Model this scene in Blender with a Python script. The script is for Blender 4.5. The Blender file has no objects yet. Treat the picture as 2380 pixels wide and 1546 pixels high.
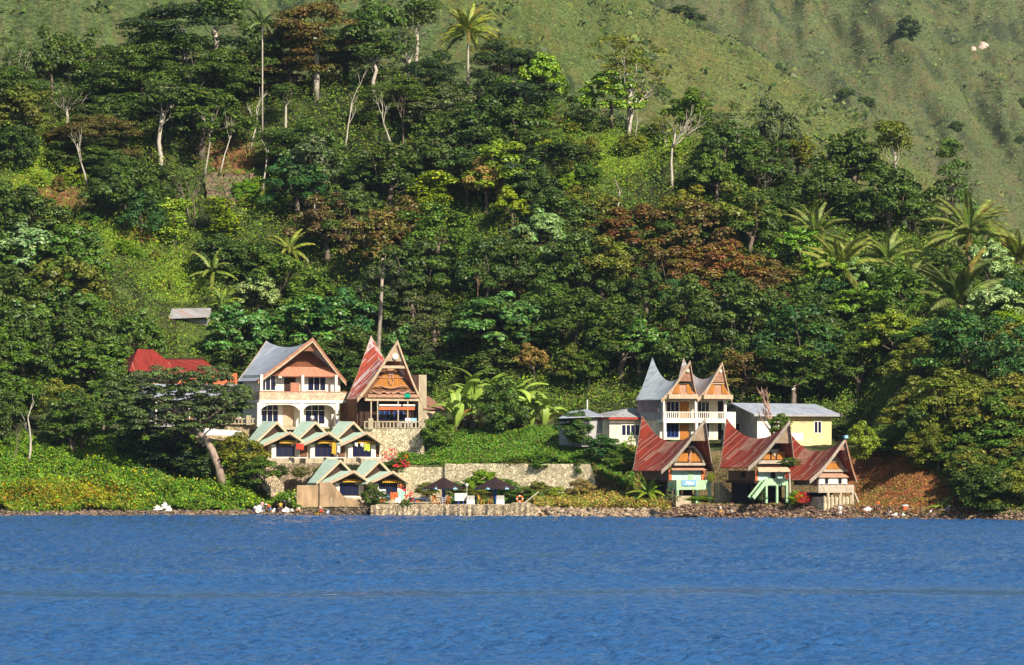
import bpy, math, random
import numpy as np
from mathutils import Vector, Matrix
random.seed(7); RS = np.random.RandomState(11)
PI = math.pi
SC = bpy.context.scene
COL = SC.collection
# ---------------------------------------------------------------- camera
F = 12000.0; CU = 1190.0; HV = 1045.0; CH = 8.0      # focal length in layout units, centre, horizon, eye height
cam_d = bpy.data.cameras.new('camera'); cam = bpy.data.objects.new('camera', cam_d); COL.objects.link(cam)
cam.location = (0, 0, CH); cam.rotation_euler = (PI/2, 0, 0)
cam_d.sensor_width = 36.0; cam_d.lens = F/2380*36.0; cam_d.shift_y = (HV-773.0)/2380.0
cam_d.clip_start = 1.0; cam_d.clip_end = 20000.0
SC.camera = cam
# ---------------------------------------------------------------- sky and sun
SUN_EL = math.radians(36); SUN_AZ = math.radians(32)   # azimuth: degrees to the right of straight behind the camera
sd = Vector((math.sin(SUN_AZ)*math.cos(SUN_EL), -math.cos(SUN_AZ)*math.cos(SUN_EL), math.sin(SUN_EL)))
W = bpy.data.worlds.new('World'); SC.world = W; W.use_nodes = True
wn = W.node_tree; wn.nodes.clear()
sky = wn.nodes.new('ShaderNodeTexSky'); sky.sky_type = 'NISHITA'; sky.sun_disc = False
sky.sun_elevation = SUN_EL; sky.sun_rotation = math.atan2(sd.x, sd.y)
sky.air_density = 1.0; sky.dust_density = 1.0; sky.ozone_density = 1.3
bg = wn.nodes.new('ShaderNodeBackground'); bg.inputs[1].default_value = 0.065
wo = wn.nodes.new('ShaderNodeOutputWorld')
wn.links.new(sky.outputs[0], bg.inputs[0]); wn.links.new(bg.outputs[0], wo.inputs[0])
sl = bpy.data.lights.new('sun', 'SUN'); sl.energy = 5.0; sl.angle = math.radians(0.5); sl.color = (1, .92, .80)
so = bpy.data.objects.new('sun', sl); COL.objects.link(so); so.rotation_euler = sd.to_track_quat('Z', 'Y').to_euler()
so.location = (0, 0, 300)
SC.view_settings.view_transform = 'Standard'; SC.view_settings.look = 'None'
SC.view_settings.exposure = 0.58; SC.view_settings.gamma = 1.0
try: SC.cycles.max_bounces = 5; SC.cycles.transparent_max_bounces = 8; SC.cycles.volume_bounces = 0; SC.cycles.caustics_reflective = False
except Exception: pass
# ---------------------------------------------------------------- layout helpers
def PX(u, Y): return (u-CU)*Y/F
def PZ(v, Y): return CH+(HV-v)*Y/F
def P(u, v, Y): return Vector((PX(u, Y), Y, PZ(v, Y)))
def vnoise(x, y, seed=0):
    x = np.asarray(x, float); y = np.asarray(y, float)
    xi = np.floor(x).astype(np.int64); yi = np.floor(y).astype(np.int64); fx = x-xi; fy = y-yi
    def h(a, b):
        n = (a*374761393+b*668265263+seed*974634777) & 0xffffffff
        n = ((n ^ (n >> 13))*1274126177) & 0xffffffff
        return ((n ^ (n >> 16)) & 0xffff)/65535.0
    fx = fx*fx*(3-2*fx); fy = fy*fy*(3-2*fy)
    return (h(xi, yi)*(1-fx)+h(xi+1, yi)*fx)*(1-fy)+(h(xi, yi+1)*(1-fx)+h(xi+1, yi+1)*fx)*fy
def fbm(x, y, seed=0, o=4):
    s = 0; a = .5
    for i in range(o): s = s+a*vnoise(x*2**i, y*2**i, seed+i*17); a *= .5
    return s
def finish(o, label=None, cat=None, group=None, kind=None):
    if label: o['label'] = label
    if cat: o['category'] = cat
    if group: o['group'] = group
    if kind: o['kind'] = kind
    return o
def thing(name, label, cat, loc=(0, 0, 0), rz=0, group=None):
    o = bpy.data.objects.new(name, None); COL.objects.link(o); o.location = loc; o.rotation_euler = (0, 0, rz)
    o.empty_display_size = .5
    return finish(o, label, cat, group)
class MB:
    """collects shapes, then links them as one mesh object"""
    def __init__(s): s.v = []; s.f = []; s.m = []; s.uv = []; s.smooth = False
    def add(s, vs, fs, m=0, uvs=None):
        n = len(s.v); s.v += [tuple(p) for p in vs]
        s.uv += (uvs if uvs else [(p[0]+p[1], p[2]) for p in vs])
        s.f += [tuple(i+n for i in f) for f in fs]; s.m += [m]*len(fs); return s
    def box(s, x0, x1, y0, y1, z0, z1, m=0):
        return s.add([(x0,y0,z0),(x1,y0,z0),(x1,y1,z0),(x0,y1,z0),(x0,y0,z1),(x1,y0,z1),(x1,y1,z1),(x0,y1,z1)],
            [(0,3,2,1),(4,5,6,7),(0,1,5,4),(1,2,6,5),(2,3,7,6),(3,0,4,7)], m)
    def slab(s, pts, d, m=0):
        """polygon pts extruded by vector d"""
        n = len(pts); a = [Vector(p) for p in pts]; b = [p+Vector(d) for p in a]
        return s.add(a+b, [tuple(range(n)), tuple(range(2*n-1, n-1, -1))]+[(i, i+n, (i+1)%n+n, (i+1)%n) for i in range(n)], m)
    def tube(s, pts, rad, n=6, m=0, cap=True):
        pts = [Vector(p) for p in pts]; vs = []; fs = []
        for i, p in enumerate(pts):
            t = (pts[min(i+1, len(pts)-1)]-pts[max(i-1, 0)]).normalized()
            a = t.cross(Vector((0.13, .97, .2))).normalized(); b = t.cross(a)
            r = rad[i] if hasattr(rad, '__len__') else rad
            for k in range(n):
                an = 2*PI*k/n; vs.append(p+a*math.cos(an)*r+b*math.sin(an)*r)
        for i in range(len(pts)-1):
            for k in range(n): fs.append((i*n+k, i*n+(k+1)%n, (i+1)*n+(k+1)%n, (i+1)*n+k))
        if cap: fs += [tuple(range(n-1, -1, -1)), tuple(range((len(pts)-1)*n, len(pts)*n))]
        return s.add(vs, fs, m)
    def beam(s, a, b, w, h, m=0):
        a = Vector(a); b = Vector(b); t = (b-a).normalized(); x = t.cross(Vector((0, 0, 1)))
        x = x.normalized() if x.length > 1e-3 else Vector((1, 0, 0)); y = x.cross(t)
        vs = [p+x*sx*w/2+y*sy*h/2 for p in (a, b) for sx, sy in ((-1,-1),(1,-1),(1,1),(-1,1))]
        return s.add(vs, [(0,1,2,3),(7,6,5,4),(0,4,5,1),(1,5,6,2),(2,6,7,3),(3,7,4,0)], m)
    def lathe(s, prof, n=12, c=(0, 0, 0), m=0):
        vs = [(c[0]+r*math.cos(2*PI*k/n), c[1]+r*math.sin(2*PI*k/n), c[2]+z) for r, z in prof for k in range(n)]
        fs = [(i*n+k, i*n+(k+1)%n, (i+1)*n+(k+1)%n, (i+1)*n+k) for i in range(len(prof)-1) for k in range(n)]
        return s.add(vs, fs, m)
    def mesh(s, name, mats):
        me = bpy.data.meshes.new(name); me.from_pydata(s.v, [], s.f)
        for mt in (mats if isinstance(mats, (list, tuple)) else [mats]): me.materials.append(mt)
        me.polygons.foreach_set('material_index', s.m)
        if s.smooth: me.polygons.foreach_set('use_smooth', [True]*len(s.f))
        uvl = me.uv_layers.new(name='UVMap'); li = np.zeros(len(me.loops), int); me.loops.foreach_get('vertex_index', li)
        uvl.data.foreach_set('uv', np.array(s.uv, float)[li].ravel())
        me.update(); return me
    def build(s, name, mats, parent=None, **kw):
        o = bpy.data.objects.new(name, s.mesh(name, mats)); COL.objects.link(o)
        if parent: o.parent = parent
        return finish(o, **kw)
def npmesh(name, V, Fq, mats, colors=None, smooth=False, mi=None):
    me = bpy.data.meshes.new(name); V = np.asarray(V, np.float32); Fq = np.asarray(Fq, np.int32); n, k = Fq.shape
    me.vertices.add(len(V)); me.vertices.foreach_set('co', V.ravel())
    me.loops.add(n*k); me.loops.foreach_set('vertex_index', Fq.ravel())
    me.polygons.add(n); me.polygons.foreach_set('loop_start', np.arange(n, dtype=np.int32)*k)
    if mi is not None: me.polygons.foreach_set('material_index', mi)
    me.update(calc_edges=True)
    if smooth: me.polygons.foreach_set('use_smooth', np.ones(n, bool))
    for mt in (mats if isinstance(mats, (list, tuple)) else [mats]): me.materials.append(mt)
    if colors is not None:
        at = me.attributes.new('tint', 'FLOAT_COLOR', 'FACE'); c = np.ones((n, 4), np.float32); c[:, :3] = colors
        at.data.foreach_set('color', c.ravel())
    me.update(); return me
def link(name, me, parent=None, **kw):
    o = bpy.data.objects.new(name, me); COL.objects.link(o)
    if parent: o.parent = parent
    return finish(o, **kw)
# ---------------------------------------------------------------- materials
class NT:
    def __init__(s, name):
        s.mat = bpy.data.materials.new(name); s.mat.use_nodes = True; s.t = s.mat.node_tree; s.t.nodes.clear()
    def n(s, typ, ins=None, **props):
        nd = s.t.nodes.new('ShaderNode'+typ)
        for k, v in props.items(): setattr(nd, k, v)
        for k, v in (ins or {}).items():
            if isinstance(v, bpy.types.NodeSocket): s.t.links.new(v, nd.inputs[k])
            else:
                try: nd.inputs[k].default_value = v
                except Exception: nd.inputs[k].default_value = (*v, 1)
        return nd
    def math(s, op, a, b=0.0, c=0.0): return s.n('Math', {0: a, 1: b, 2: c}, operation=op).outputs[0]
    def mix(s, f, a, b, bt='MIX'):
        nd = s.n('Mix', {0: f}, data_type='RGBA', blend_type=bt)
        for i, v in ((6, a), (7, b)):
            if isinstance(v, bpy.types.NodeSocket): s.t.links.new(v, nd.inputs[i])
            else: nd.inputs[i].default_value = (*v[:3], 1)
        return nd.outputs[2]
    def noise(s, vec, scale, detail=3, rough=.6):
        return s.n('TexNoise', {'Vector': vec, 'Scale': scale, 'Detail': detail, 'Roughness': rough}).outputs[0]
    def ramp(s, f, a, b):  # smooth 0..1 between a and b
        return s.n('MapRange', {0: f, 1: a, 2: b}, interpolation_type='SMOOTHSTEP').outputs[0]
    def obj(s): return s.n('TexCoord').outputs['Object']
    def scaled(s, vec, sc): return s.n('VectorMath', {0: vec, 1: sc}, operation='MULTIPLY').outputs[0]
    def out(s, color, rough=.8, bump=None, bs=.3, bd=.05, spec=.3, metal=0.0, ior=1.45):
        ins = {'Base Color': color, 'Roughness': rough, 'Specular IOR Level': spec, 'Metallic': metal, 'IOR': ior}
        if bump is not None: ins['Normal'] = s.n('Bump', {'Height': bump, 'Strength': bs, 'Distance': bd}).outputs[0]
        b = s.n('BsdfPrincipled', ins); o = s.n('OutputMaterial', {0: b.outputs[0]}); return s.mat
_pm = {}
def paint(name, col, rough=.75, var=.35, sc=1.2, spec=.25, bs=.4):
    """weathered flat colour with stains and fine grain"""
    if name in _pm: return _pm[name]
    t = NT(name); v = t.obj(); a = t.noise(v, sc, 5, .65); b = t.noise(t.scaled(v, (1, 1, .25)), sc*3.3, 3)
    f = t.math('MULTIPLY', t.math('ADD', a, b), .5)
    dk = tuple(c*(1-var) for c in col); lt = tuple(min(1, c*(1+var*.35)) for c in col)
    c = t.mix(t.ramp(f, .32, .68), dk, lt)
    _pm[name] = t.out(c, rough, t.noise(v, sc*9, 3), bs, .03, spec); return _pm[name]
def planks(name, c1, c2, w=.22, rough=.8, axis=0):
    if name in _pm: return _pm[name]
    t = NT(name); v = t.obj(); sx = t.n('SeparateXYZ', {0: v}); k = t.math('DIVIDE', t.math('ADD', sx.outputs[0], sx.outputs[1]) if axis == 0 else sx.outputs[2], w)
    fl = t.math('FLOOR', k); rnd = t.n('TexWhiteNoise', {1: fl}, noise_dimensions='1D').outputs[0]
    gap = t.math('LESS_THAN', t.math('FRACT', k), .1)
    c = t.mix(rnd, c1, c2); c = t.mix(t.noise(v, 3.0, 4), c, tuple(x*.55 for x in c1)); c = t.mix(gap, c, tuple(x*.3 for x in c1))
    _pm[name] = t.out(c, rough, gap, -.5, .04); return _pm[name]
def roofmat(name, base, dark, streak, amount, w=.85, rough=.55, patch=.5, spec=.4):
    """corrugated sheets laid from ridge to eave (UV in metres), each strip weathered differently"""
    t = NT(name); uv = t.n('UVMap', uv_map='UVMap').outputs[0]; sp = t.n('SeparateXYZ', {0: uv})
    wob = t.math('MULTIPLY', t.noise(uv, .35, 2), .5)
    k = t.math('ADD', t.math('DIVIDE', sp.outputs[0], w), wob); fl = t.math('FLOOR', k); fr = t.math('FRACT', k)
    row = t.math('FLOOR', t.math('DIVIDE', sp.outputs[1], 2.3))
    idv = t.n('CombineXYZ', {0: fl, 1: row}).outputs[0]
    r1 = t.n('TexWhiteNoise', {0: idv}, noise_dimensions='2D').outputs[0]
    r2 = t.n('TexWhiteNoise', {1: fl}, noise_dimensions='1D').outputs[0]
    c = t.mix(r1, base, dark)
    c = t.mix(t.ramp(t.noise(t.scaled(uv, (2.2, .5, 1)), 1.3, 4), .45, .75), c, tuple(x*.6 for x in dark))
    thin = t.math('MULTIPLY', t.math('LESS_THAN', fr, .15), t.math('GREATER_THAN', t.math('MULTIPLY', t.math('ADD', r1, r2), .5), 1-amount))
    c = t.mix(thin, c, streak)
    big = t.math('MULTIPLY', t.math('GREATER_THAN', r1, 1-patch), t.ramp(t.noise(uv, 1.1, 3), .3, .6))
    c = t.mix(t.math('MULTIPLY', big, .75), c, streak)
    corr = t.math('SINE', t.math('MULTIPLY', sp.outputs[0], 2*PI/.2))
    return t.out(c, rough, corr, .35, .02, spec)
def stone(name, col, joint, scale=3.4, bs=.9):
    t = NT(name); v = t.obj(); w = t.n('VectorMath', {0: v, 1: t.n('TexNoise', {'Vector': v, 'Scale': 1.5}).outputs[1]}, operation='ADD').outputs[0]
    vo = t.n('TexVoronoi', {'Vector': w, 'Scale': scale}, feature='DISTANCE_TO_EDGE').outputs[0]
    vc = t.n('TexVoronoi', {'Vector': w, 'Scale': scale}).outputs['Color']
    r = t.n('SeparateColor', {0: vc}).outputs[0]
    c = t.mix(r, tuple(x*.72 for x in col), tuple(min(1, x*1.25) for x in col))
    c = t.mix(t.ramp(t.noise(v, .6, 4), .5, .75), c, tuple(x*.55 for x in col))
    e = t.ramp(vo, .02, .09); c = t.mix(e, joint, c)
    return t.out(c, .85, e, bs, .12)
def leafmat(name, tr=.18, gloss=.35, use_tint=False):
    """leaf colour comes from the tree object itself (its object colour), varied leaf by leaf"""
    t = NT(name)
    col = t.n('Attribute', attribute_name='tint').outputs[0] if use_tint else t.n('ObjectInfo').outputs['Color']
    g = t.n('NewGeometry'); ri = g.outputs['Random Per Island']
    v = t.obj(); big = t.noise(v, .45, 2); r2 = t.n('TexWhiteNoise', {1: ri}, noise_dimensions='1D').outputs[0]
    alt = t.mix(1.0, t.mix(.6, col, (.10, .17, .035)), (1.1, 1.15, .9), 'MULTIPLY'); dry = t.mix(.45, col, (.34, .24, .07))
    col = t.mix(t.math('MULTIPLY', t.ramp(t.noise(v, .9, 3), .46, .62), .75), col, alt); col = t.mix(t.math('MULTIPLY', t.ramp(r2, .86, .97), .6), col, dry)
    hsv = t.n('HueSaturation', {'Color': col, 'Hue': t.math('ADD', .46, t.math('MULTIPLY', r2, .075)), 'Saturation': 1.12,
        'Value': t.math('ADD', .3, t.math('ADD', t.math('MULTIPLY', t.math('POWER', ri, 1.6), 1.0), t.math('MULTIPLY', big, .7)))}).outputs[0]
    d = t.n('BsdfPrincipled', {'Base Color': hsv, 'Roughness': .5, 'Specular IOR Level': gloss})
    tl = t.n('BsdfTranslucent', {0: t.mix(.5, hsv, (.2, .3, .02), 'MULTIPLY')}) if False else t.n('BsdfTranslucent', {0: hsv})
    m = t.n('MixShader', {0: tr, 1: d.outputs[0], 2: tl.outputs[0]})
    t.n('OutputMaterial', {0: m.outputs[0]}); return t.mat
# ---------------------------------------------------------------- shoreline and ground height
def YS(u): return np.interp(u, [-600, 0, 600, 1000, 1500, 2000, 2380, 3000], [640, 620, 630, 622, 606, 593, 579, 570])
LEFT = [(-40,-4),(-3,-.9),(0,.02),(1.6,.6),(8,2.6),(22,7.2),(36,10.3),(52,14.5)]
COLS = [(-600, LEFT), (480, LEFT),
 (575, [(-40,-4),(-3,-.9),(0,.05),(1.6,.6),(8,2.4),(13,3.6),(17,5.8),(26,8.5),(28,10.3),(50,11.2),(56,14)]),
 (640, [(-40,-4),(-3,-.9),(0,.05),(1.6,.7),(8,1.5),(13,2.2),(14.2,6.1),(26.5,6.3),(27,10.6),(50,11.2),(56,13)]),
 (985, [(-40,-4),(-3,-1.5),(0,-.9),(1.2,.9),(8,1.35),(13,1.6),(14,6.1),(26.5,6.3),(27,10.6),(48,11.2),(56,13)]),
 (1010,[(-40,-4),(-3,-1.5),(0,-.9),(1.2,1.0),(14,1.5),(15.2,2.0),(16.2,6.0),(23,7.2),(32,10.2),(45,12),(56,15.5)]),
 (1380,[(-40,-4),(-3,-.9),(0,.05),(2,.9),(14,2.2),(15.2,3),(16.2,5.9),(23,7.2),(32,9.2),(45,11),(56,15)]),
 (1450,[(-40,-4),(-3,-.9),(0,.05),(1.2,.6),(3.5,1.5),(16,2.3),(21,4.2),(25,8.0),(46,8.9),(54,13)]),
 (2000,[(-40,-4),(-3,-.9),(0,.05),(1.2,.5),(3.5,1.5),(14,2.1),(17,3.2),(22,7.6),(46,8.7),(54,13)]),
 (2090,[(-40,-4),(-3,-.9),(0,.05),(1.5,.7),(5,1.8),(18,6.6),(30,10.5),(52,18)]),
 (3000,[(-40,-4),(-3,-.9),(0,.05),(1.5,.7),(5,1.8),(18,6.5),(30,11),(52,19)])]
RDG = ([-600, 0, 300, 600, 900, 1100, 1300, 1600, 1800, 2000, 2200, 2380, 3000], [235, 235, 225, 190, 180, 205, 262, 325, 410, 470, 585, 680, 900])
M1 = ([-600, 800, 1350, 1500, 1600, 1750, 1900, 2050, 2150, 2380, 3000], [-900, -560, -120, 0, 52, 118, 215, 318, 400, 570, 760])
def ground(u, d):
    u = np.asarray(u, float); d = np.asarray(d, float); u, d = np.broadcast_arrays(u, d)
    Y = YS(u)+d; out = np.zeros(u.shape)
    cu = [c[0] for c in COLS]; idx = np.clip(np.searchsorted(cu, u)-1, 0, len(cu)-2)
    zr = CH+(HV-np.interp(u, *RDG))*(YS(u)+135)/F
    prof = np.array([np.interp(d.ravel(), [p[0] for p in c[1]], [p[1] for p in c[1]]).reshape(d.shape) for c in COLS])
    dl = np.array([c[1][-1][0] for c in COLS], float); zl = np.array([c[1][-1][1] for c in COLS], float)
    w = (u-np.array(cu)[idx])/(np.array(cu)[idx+1]-np.array(cu)[idx])
    a = np.take_along_axis(prof, idx[None], 0)[0]; b = np.take_along_axis(prof, (idx+1)[None], 0)[0]
    z = a*(1-w)+b*w; D0 = dl[idx]*(1-w)+dl[idx+1]*w; Z0 = zl[idx]*(1-w)+zl[idx+1]*w
    t = np.clip((d-D0)/(135-D0), 0, 1); zf = Z0+(zr-Z0)*(t*.85+.15*t*t)
    zf = zf+np.where(t > 0, np.sin(t*PI)*(fbm(u/150., d/22., 5)-.5)*7, 0)
    z = np.where(d > D0, zf, z)
    zm = CH+(HV-np.interp(u, *M1))*(YS(u)+620)/F          # near mountain spur crest
    zm2 = CH+(HV+420)*(YS(u)+2000)/F
    dip = zr-14
    z = np.where((d > 135) & (d <= 240), zr+(dip-zr)*((d-135)/105.)**.8, z)
    q = np.clip((d-240)/380., 0, 1); z = np.where((d > 240) & (d <= 620), dip+(zm-dip)*q+np.sin(q*PI)*(fbm(u/220., d/120., 31)-.5)*16, z)
    v2 = np.interp(u, [-600, 1300, 1700, 2050, 2380, 3000], [500, 420, 330, 470, 640, 800])   # valley floor between the spurs
    zv = np.minimum(CH+(HV-v2)*(YS(u)+820)/F, zm-22)
    q = np.clip((d-620)/200., 0, 1); z = np.where((d > 620) & (d <= 820), zm+(zv-zm)*q**1.3, z)
    q = np.clip((d-820)/1180., 0, 1)
    gul = (np.abs(((u-(1990-170*q*6))/230.) % 1-.5)*2)
    z = np.where(d > 820, zv+(zm2-zv)*q+np.sin(np.clip(q*3, 0, PI))*((fbm(u/120.+d/200., d/170., 77)-.5)*34)+(gul-.5)*4*np.sin(np.clip(q*6, 0, PI/2)), z)
    far = d > 60
    z = z+np.where(far, (fbm(u/18., d/5., 9)-.5)*np.clip((d-60)/500, .35, 4.5), 0)
    near = (d > .3) & (d <= 60); z = z+np.where(near, (fbm(u/9., d/1.4, 3, 3)-.45)*.28, 0)
    return z
def gz(u, Y): return float(ground(np.array([u]), np.array([Y-YS(u)]))[0])
def on(u, Y): return Vector((PX(u, Y), Y, gz(u, Y)))
_dd = np.concatenate([np.arange(0, 60, .5), np.arange(60, 240, 1.0), np.arange(240, 2000, 6.0)])
def hit(u, v, H=0.0, dmin=0.0):
    """ground point whose height plus H is seen at layout row v"""
    Y = YS(u)+_dd; z = ground(np.full(_dd.shape, float(u)), _dd)+H
    vv = HV-(z-CH)*F/Y; ok = np.nonzero((vv <= v) & (_dd >= dmin) & (_dd < 134.6))[0]
    i = ok[0] if len(ok) else np.searchsorted(_dd, 134)
    return float(Y[i]), float(z[i]-H)
# ground sheet: fan grid, denser near the shore
dr = np.unique(np.concatenate([[-40, -12, -3, -1], np.arange(0, 62, .4), np.arange(62, 140, 1.2), np.arange(140, 660, 5), np.arange(660, 2001, 9), [2200, 3000, 5000]]))
us = np.concatenate([[-3000, -1200], np.arange(-500, 2900, 6.0), [3600, 5400]])
UU, DD = np.meshgrid(us, dr); ZZ = ground(np.clip(UU, -600, 3000), np.minimum(DD, 2000)); YY = YS(UU)+DD
V = np.stack([PX(UU, YY), YY, ZZ], -1).reshape(-1, 3); nr, nc = UU.shape
I = np.arange(nr*nc).reshape(nr, nc); Q = np.stack([I[:-1, :-1], I[:-1, 1:], I[1:, 1:], I[1:, :-1]], -1).reshape(-1, 4)
# ground colour by what grows there: bare earth, litter, bright grass, terraces, mountain grass
Uc = (UU[:-1, :-1]+6/2).ravel(); Dc = (.5*(DD[:-1, :-1]+DD[1:, :-1])).ravel(); Yc = YS(Uc)+Dc; Vc = HV-(ZZ[:-1, :-1].ravel()-CH)*F/Yc
GR = np.array([.085, .125, .035]); EARTH = np.array([.17, .085, .045]); LIT = np.array([.035, .04, .018]); BG = np.array([.17, .25, .03])
GREYB = np.array([.12, .10, .075]); TERR = np.array([.22, .13, .07])
def soft(u, v, cu, cv, ru, rv): return np.clip(1.6-1.6*np.sqrt(((u-cu)/ru)**2+((v-cv)/rv)**2)+(fbm(u/30., v/20., 12)-.5)*1.2, 0, 1)
n1 = fbm(Uc/25., Dc/4., 41); n2 = fbm(Uc/60., Dc/20., 42); n3 = fbm(Uc/14., Dc/14., 43)
Cg = LIT+(GR-LIT)*np.clip((n1-.35)*3, 0, 1)[:, None]
def lay(C, m, c): m = np.clip(m, 0, 1)[:, None]; return C*(1-m)+c*m
BRIGHT = [(420, 640, 110, 90), (300, 560, 130, 60), (1420, 370, 130, 90), (1250, 330, 110, 50), (1300, 450, 80, 50), (110, 400, 130, 120), (600, 470, 60, 50), (1560, 330, 80, 60), (1850, 330, 100, 60)]
for b in BRIGHT: Cg = lay(Cg, soft(Uc, Vc, *b)*(Dc > 50)*(Dc < 150), BG)
for b in [(530, 360, 90, 45), (130, 460, 110, 35), (560, 410, 60, 50)]: Cg = lay(Cg, soft(Uc, Vc, *b)*(Dc > 50)*(Dc < 150), np.array([.24, .12, .06]))
Cg = lay(Cg, (Dc < 1.8)*1., GREYB*(.6+.8*n3)[:, None])
m = ((Uc > 1420) & (Uc < 2060) & (Dc < 3.8)); Cg = lay(Cg, m*1., np.array([.16, .115, .085])*(.5+n1)[:, None])
m = ((Uc > 1385) & (Uc < 2040) & (Dc >= 3.8) & (Dc < 26)); Cg = lay(Cg, m*.8, np.array([.21, .15, .08])*(.5+n1)[:, None])
m = soft(Uc, Vc, 2090, 1130, 160, 75)*(Dc < 45); Cg = lay(Cg, m*1.6, np.array([.33, .13, .06])*(.55+.9*n3)[:, None])
m = ((Uc > 860) & (Uc < 1400) & (Dc < 15)); Cg = lay(Cg, m*.7, np.array([.24, .19, .1]))
m = (Dc > 200)                                                # grass mountains, with brown and dark streaks
mg = np.array([.125, .15, .055])*(.6+.8*n2)[:, None]; mg = lay(mg, (n3-.45)*3.5, np.array([.16, .135, .065]))
mg = lay(mg, (fbm(Uc/40.+Dc/30., Dc/60., 50)-.56)*8, np.array([.05, .07, .035]))
mg = lay(mg, (Dc > 700)*.3, np.array([.13, .135, .075]))
sunlit_crest = ((Dc > 420) & (Dc < 640))*(.4+n1*.6); mg = lay(mg, sunlit_crest*.55, np.array([.19, .2, .05]))  # sunlit look of the spur crest put into the grass colour
Cg = np.where(m[:, None], mg*np.array([.92, 1.0, .98]), Cg)
Cg = np.where(((Uc < 1480) & m)[:, None], Cg*np.array([.8, .9, .85]), Cg)
t = NT('ground_cover'); col = t.n('Attribute', attribute_name='tint').outputs[0]; o_ = t.obj()
na = t.noise(t.scaled(o_, (1, .6, 1)), .9, 8, .8); nb = t.noise(t.scaled(o_, (1, .4, 1)), .09, 5, .7)
c = t.mix(t.ramp(na, .38, .62), t.mix(1.0, col, (.5, .5, .5), 'MULTIPLY'), t.mix(1.0, col, (1.35, 1.3, 1.2), 'MULTIPLY'))
c = t.mix(t.math('MULTIPLY', t.ramp(nb, .5, .62), .55), c, t.mix(1.0, col, (1.25, .9, .75), 'MULTIPLY'))
c = t.mix(t.math('MULTIPLY', t.ramp(t.noise(o_, .16, 5, .7), .53, .68), .6), c, t.mix(1.0, col, (.4, .55, .5), 'MULTIPLY'))
GM = t.out(c, .95, t.noise(o_, .8, 5, .7), 1.0, .6, .1)
gme = npmesh('ground', V, Q, GM, Cg, True); link('ground', gme, kind='structure')
# ---------------------------------------------------------------- lake
def waves(X, Y):
    r = np.random.RandomState(5); z = np.zeros_like(X)
    for i in range(60):
        L = .45*(2.0/.45)**(r.rand()**1.2); a = .0135*L**.8; th = PI/2+r.randn()*.42; k = 2*PI/L
        fade = 1
        ph = k*(X*math.cos(th)+Y*math.sin(th))+r.rand()*6.28+1.5*np.sin((X*.11+Y*.05)*(1+r.rand()))
        z += a*np.sin(ph)*fade
    zs_ = np.zeros_like(X)
    for i in range(26):
        L = .4+.7*r.rand(); th = PI/2+r.randn()*.5; k = 2*PI/L; zs_ += .0085*L**.8*np.sin(k*(X*math.cos(th)+Y*math.sin(th))+r.rand()*6.28+1.2*np.sin(X*.3+Y*.12*(1+r.rand())))
    z += zs_*np.clip((266-Y)/10., 0, 1)*(.5+1.0*vnoise(X/11., Y/5., 91))
    band = 1-.88*np.exp(-((Y-283-5*np.sin(X*.09)-8*vnoise(X/9., Y/12., 14))/13.)**2)
    gust = .35+.65*vnoise(X/40., Y/26., 4)+.6*vnoise(X/6., Y/12., 8)
    near = 1+.15*np.clip((264-Y)/12., 0, 1)
    return z*band*gust*near
yr = np.concatenate([[-3000, -200, 0, 80, 140, 160], np.arange(175, 330, .2), np.arange(330, 640, .45), [660, 700]])
au = np.concatenate([[-26000, -5000, -1200], np.linspace(-330, 2710, 520), [3600, 7500, 28000]])
AU, YR = np.meshgrid(au, yr); XX = (AU-CU)*np.maximum(YR, 150)/F; ZW = np.where((AU > -340) & (AU < 2720) & (YR > 165) & (YR < 650), waves(XX, YR), 0)
V = np.stack([XX, YR, ZW], -1).reshape(-1, 3); nr, nc = AU.shape; I = np.arange(nr*nc).reshape(nr, nc)
Q = np.stack([I[:-1, :-1], I[:-1, 1:], I[1:, 1:], I[1:, :-1]], -1).reshape(-1, 4)
t = NT('lake_water'); o_ = t.obj(); na = t.noise(t.scaled(o_, (1, 1.3, 1)), 3.2, 5, .65)
band = t.n('SeparateXYZ', {0: o_}).outputs[1]
WM = t.out((.028, .10, .25), .05, na, 1.0, .16, .5, 0, 1.33)
link('water', npmesh('water', V, Q, WM, None, True), kind='structure')
# ---------------------------------------------------------------- building materials
ORB = planks('reddish_brown_planks', (.26, .09, .035), (.17, .06, .03), .3)
WHITE = paint('white_plaster', (.84, .79, .66), .8, .22, .5); WHITE2 = paint('cream_plaster', (.80, .72, .54), .8, .3, .5)
YELLOW = paint('yellow_plaster', (.80, .62, .30), .8, .25, .6); GREYW = paint('cement_and_shade_grey', (.42, .40, .38), .9, .3, .7)
CONC = paint('bare_concrete', (.46, .38, .25), .9, .35, .8); TANB = paint('tan_board', (.58, .42, .27), .8, .35, 2.0)
PINKB = paint('pink_brown_board', (.50, .27, .17), .8, .4, 2.2); DARKW = paint('dark_timber', (.06, .03, .02), .8, .3, 2)
BROWN = planks('brown_planks', (.24, .11, .05), (.15, .07, .04)); BROWN2 = planks('grey_brown_planks', (.26, .16, .11), (.17, .1, .075))
ORANGE = planks('orange_timber', (.60, .24, .04), (.42, .15, .03), .3); REDP = paint('red_trim_paint', (.42, .06, .03), .6)
ORP = paint('orange_trim_paint', (.62, .16, .06), .7, .3, 2); GREENP = paint('pale_green_paint', (.42, .62, .36), .7, .3, 1.5)
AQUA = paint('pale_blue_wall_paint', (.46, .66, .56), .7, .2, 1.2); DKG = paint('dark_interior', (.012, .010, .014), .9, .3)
TILE = planks('terracotta_tile', (.62, .27, .16), (.50, .2, .11), .28); BRICKP = stone('pale_brick', (.66, .50, .33), (.40, .28, .18), 3.2, .4)
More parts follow.
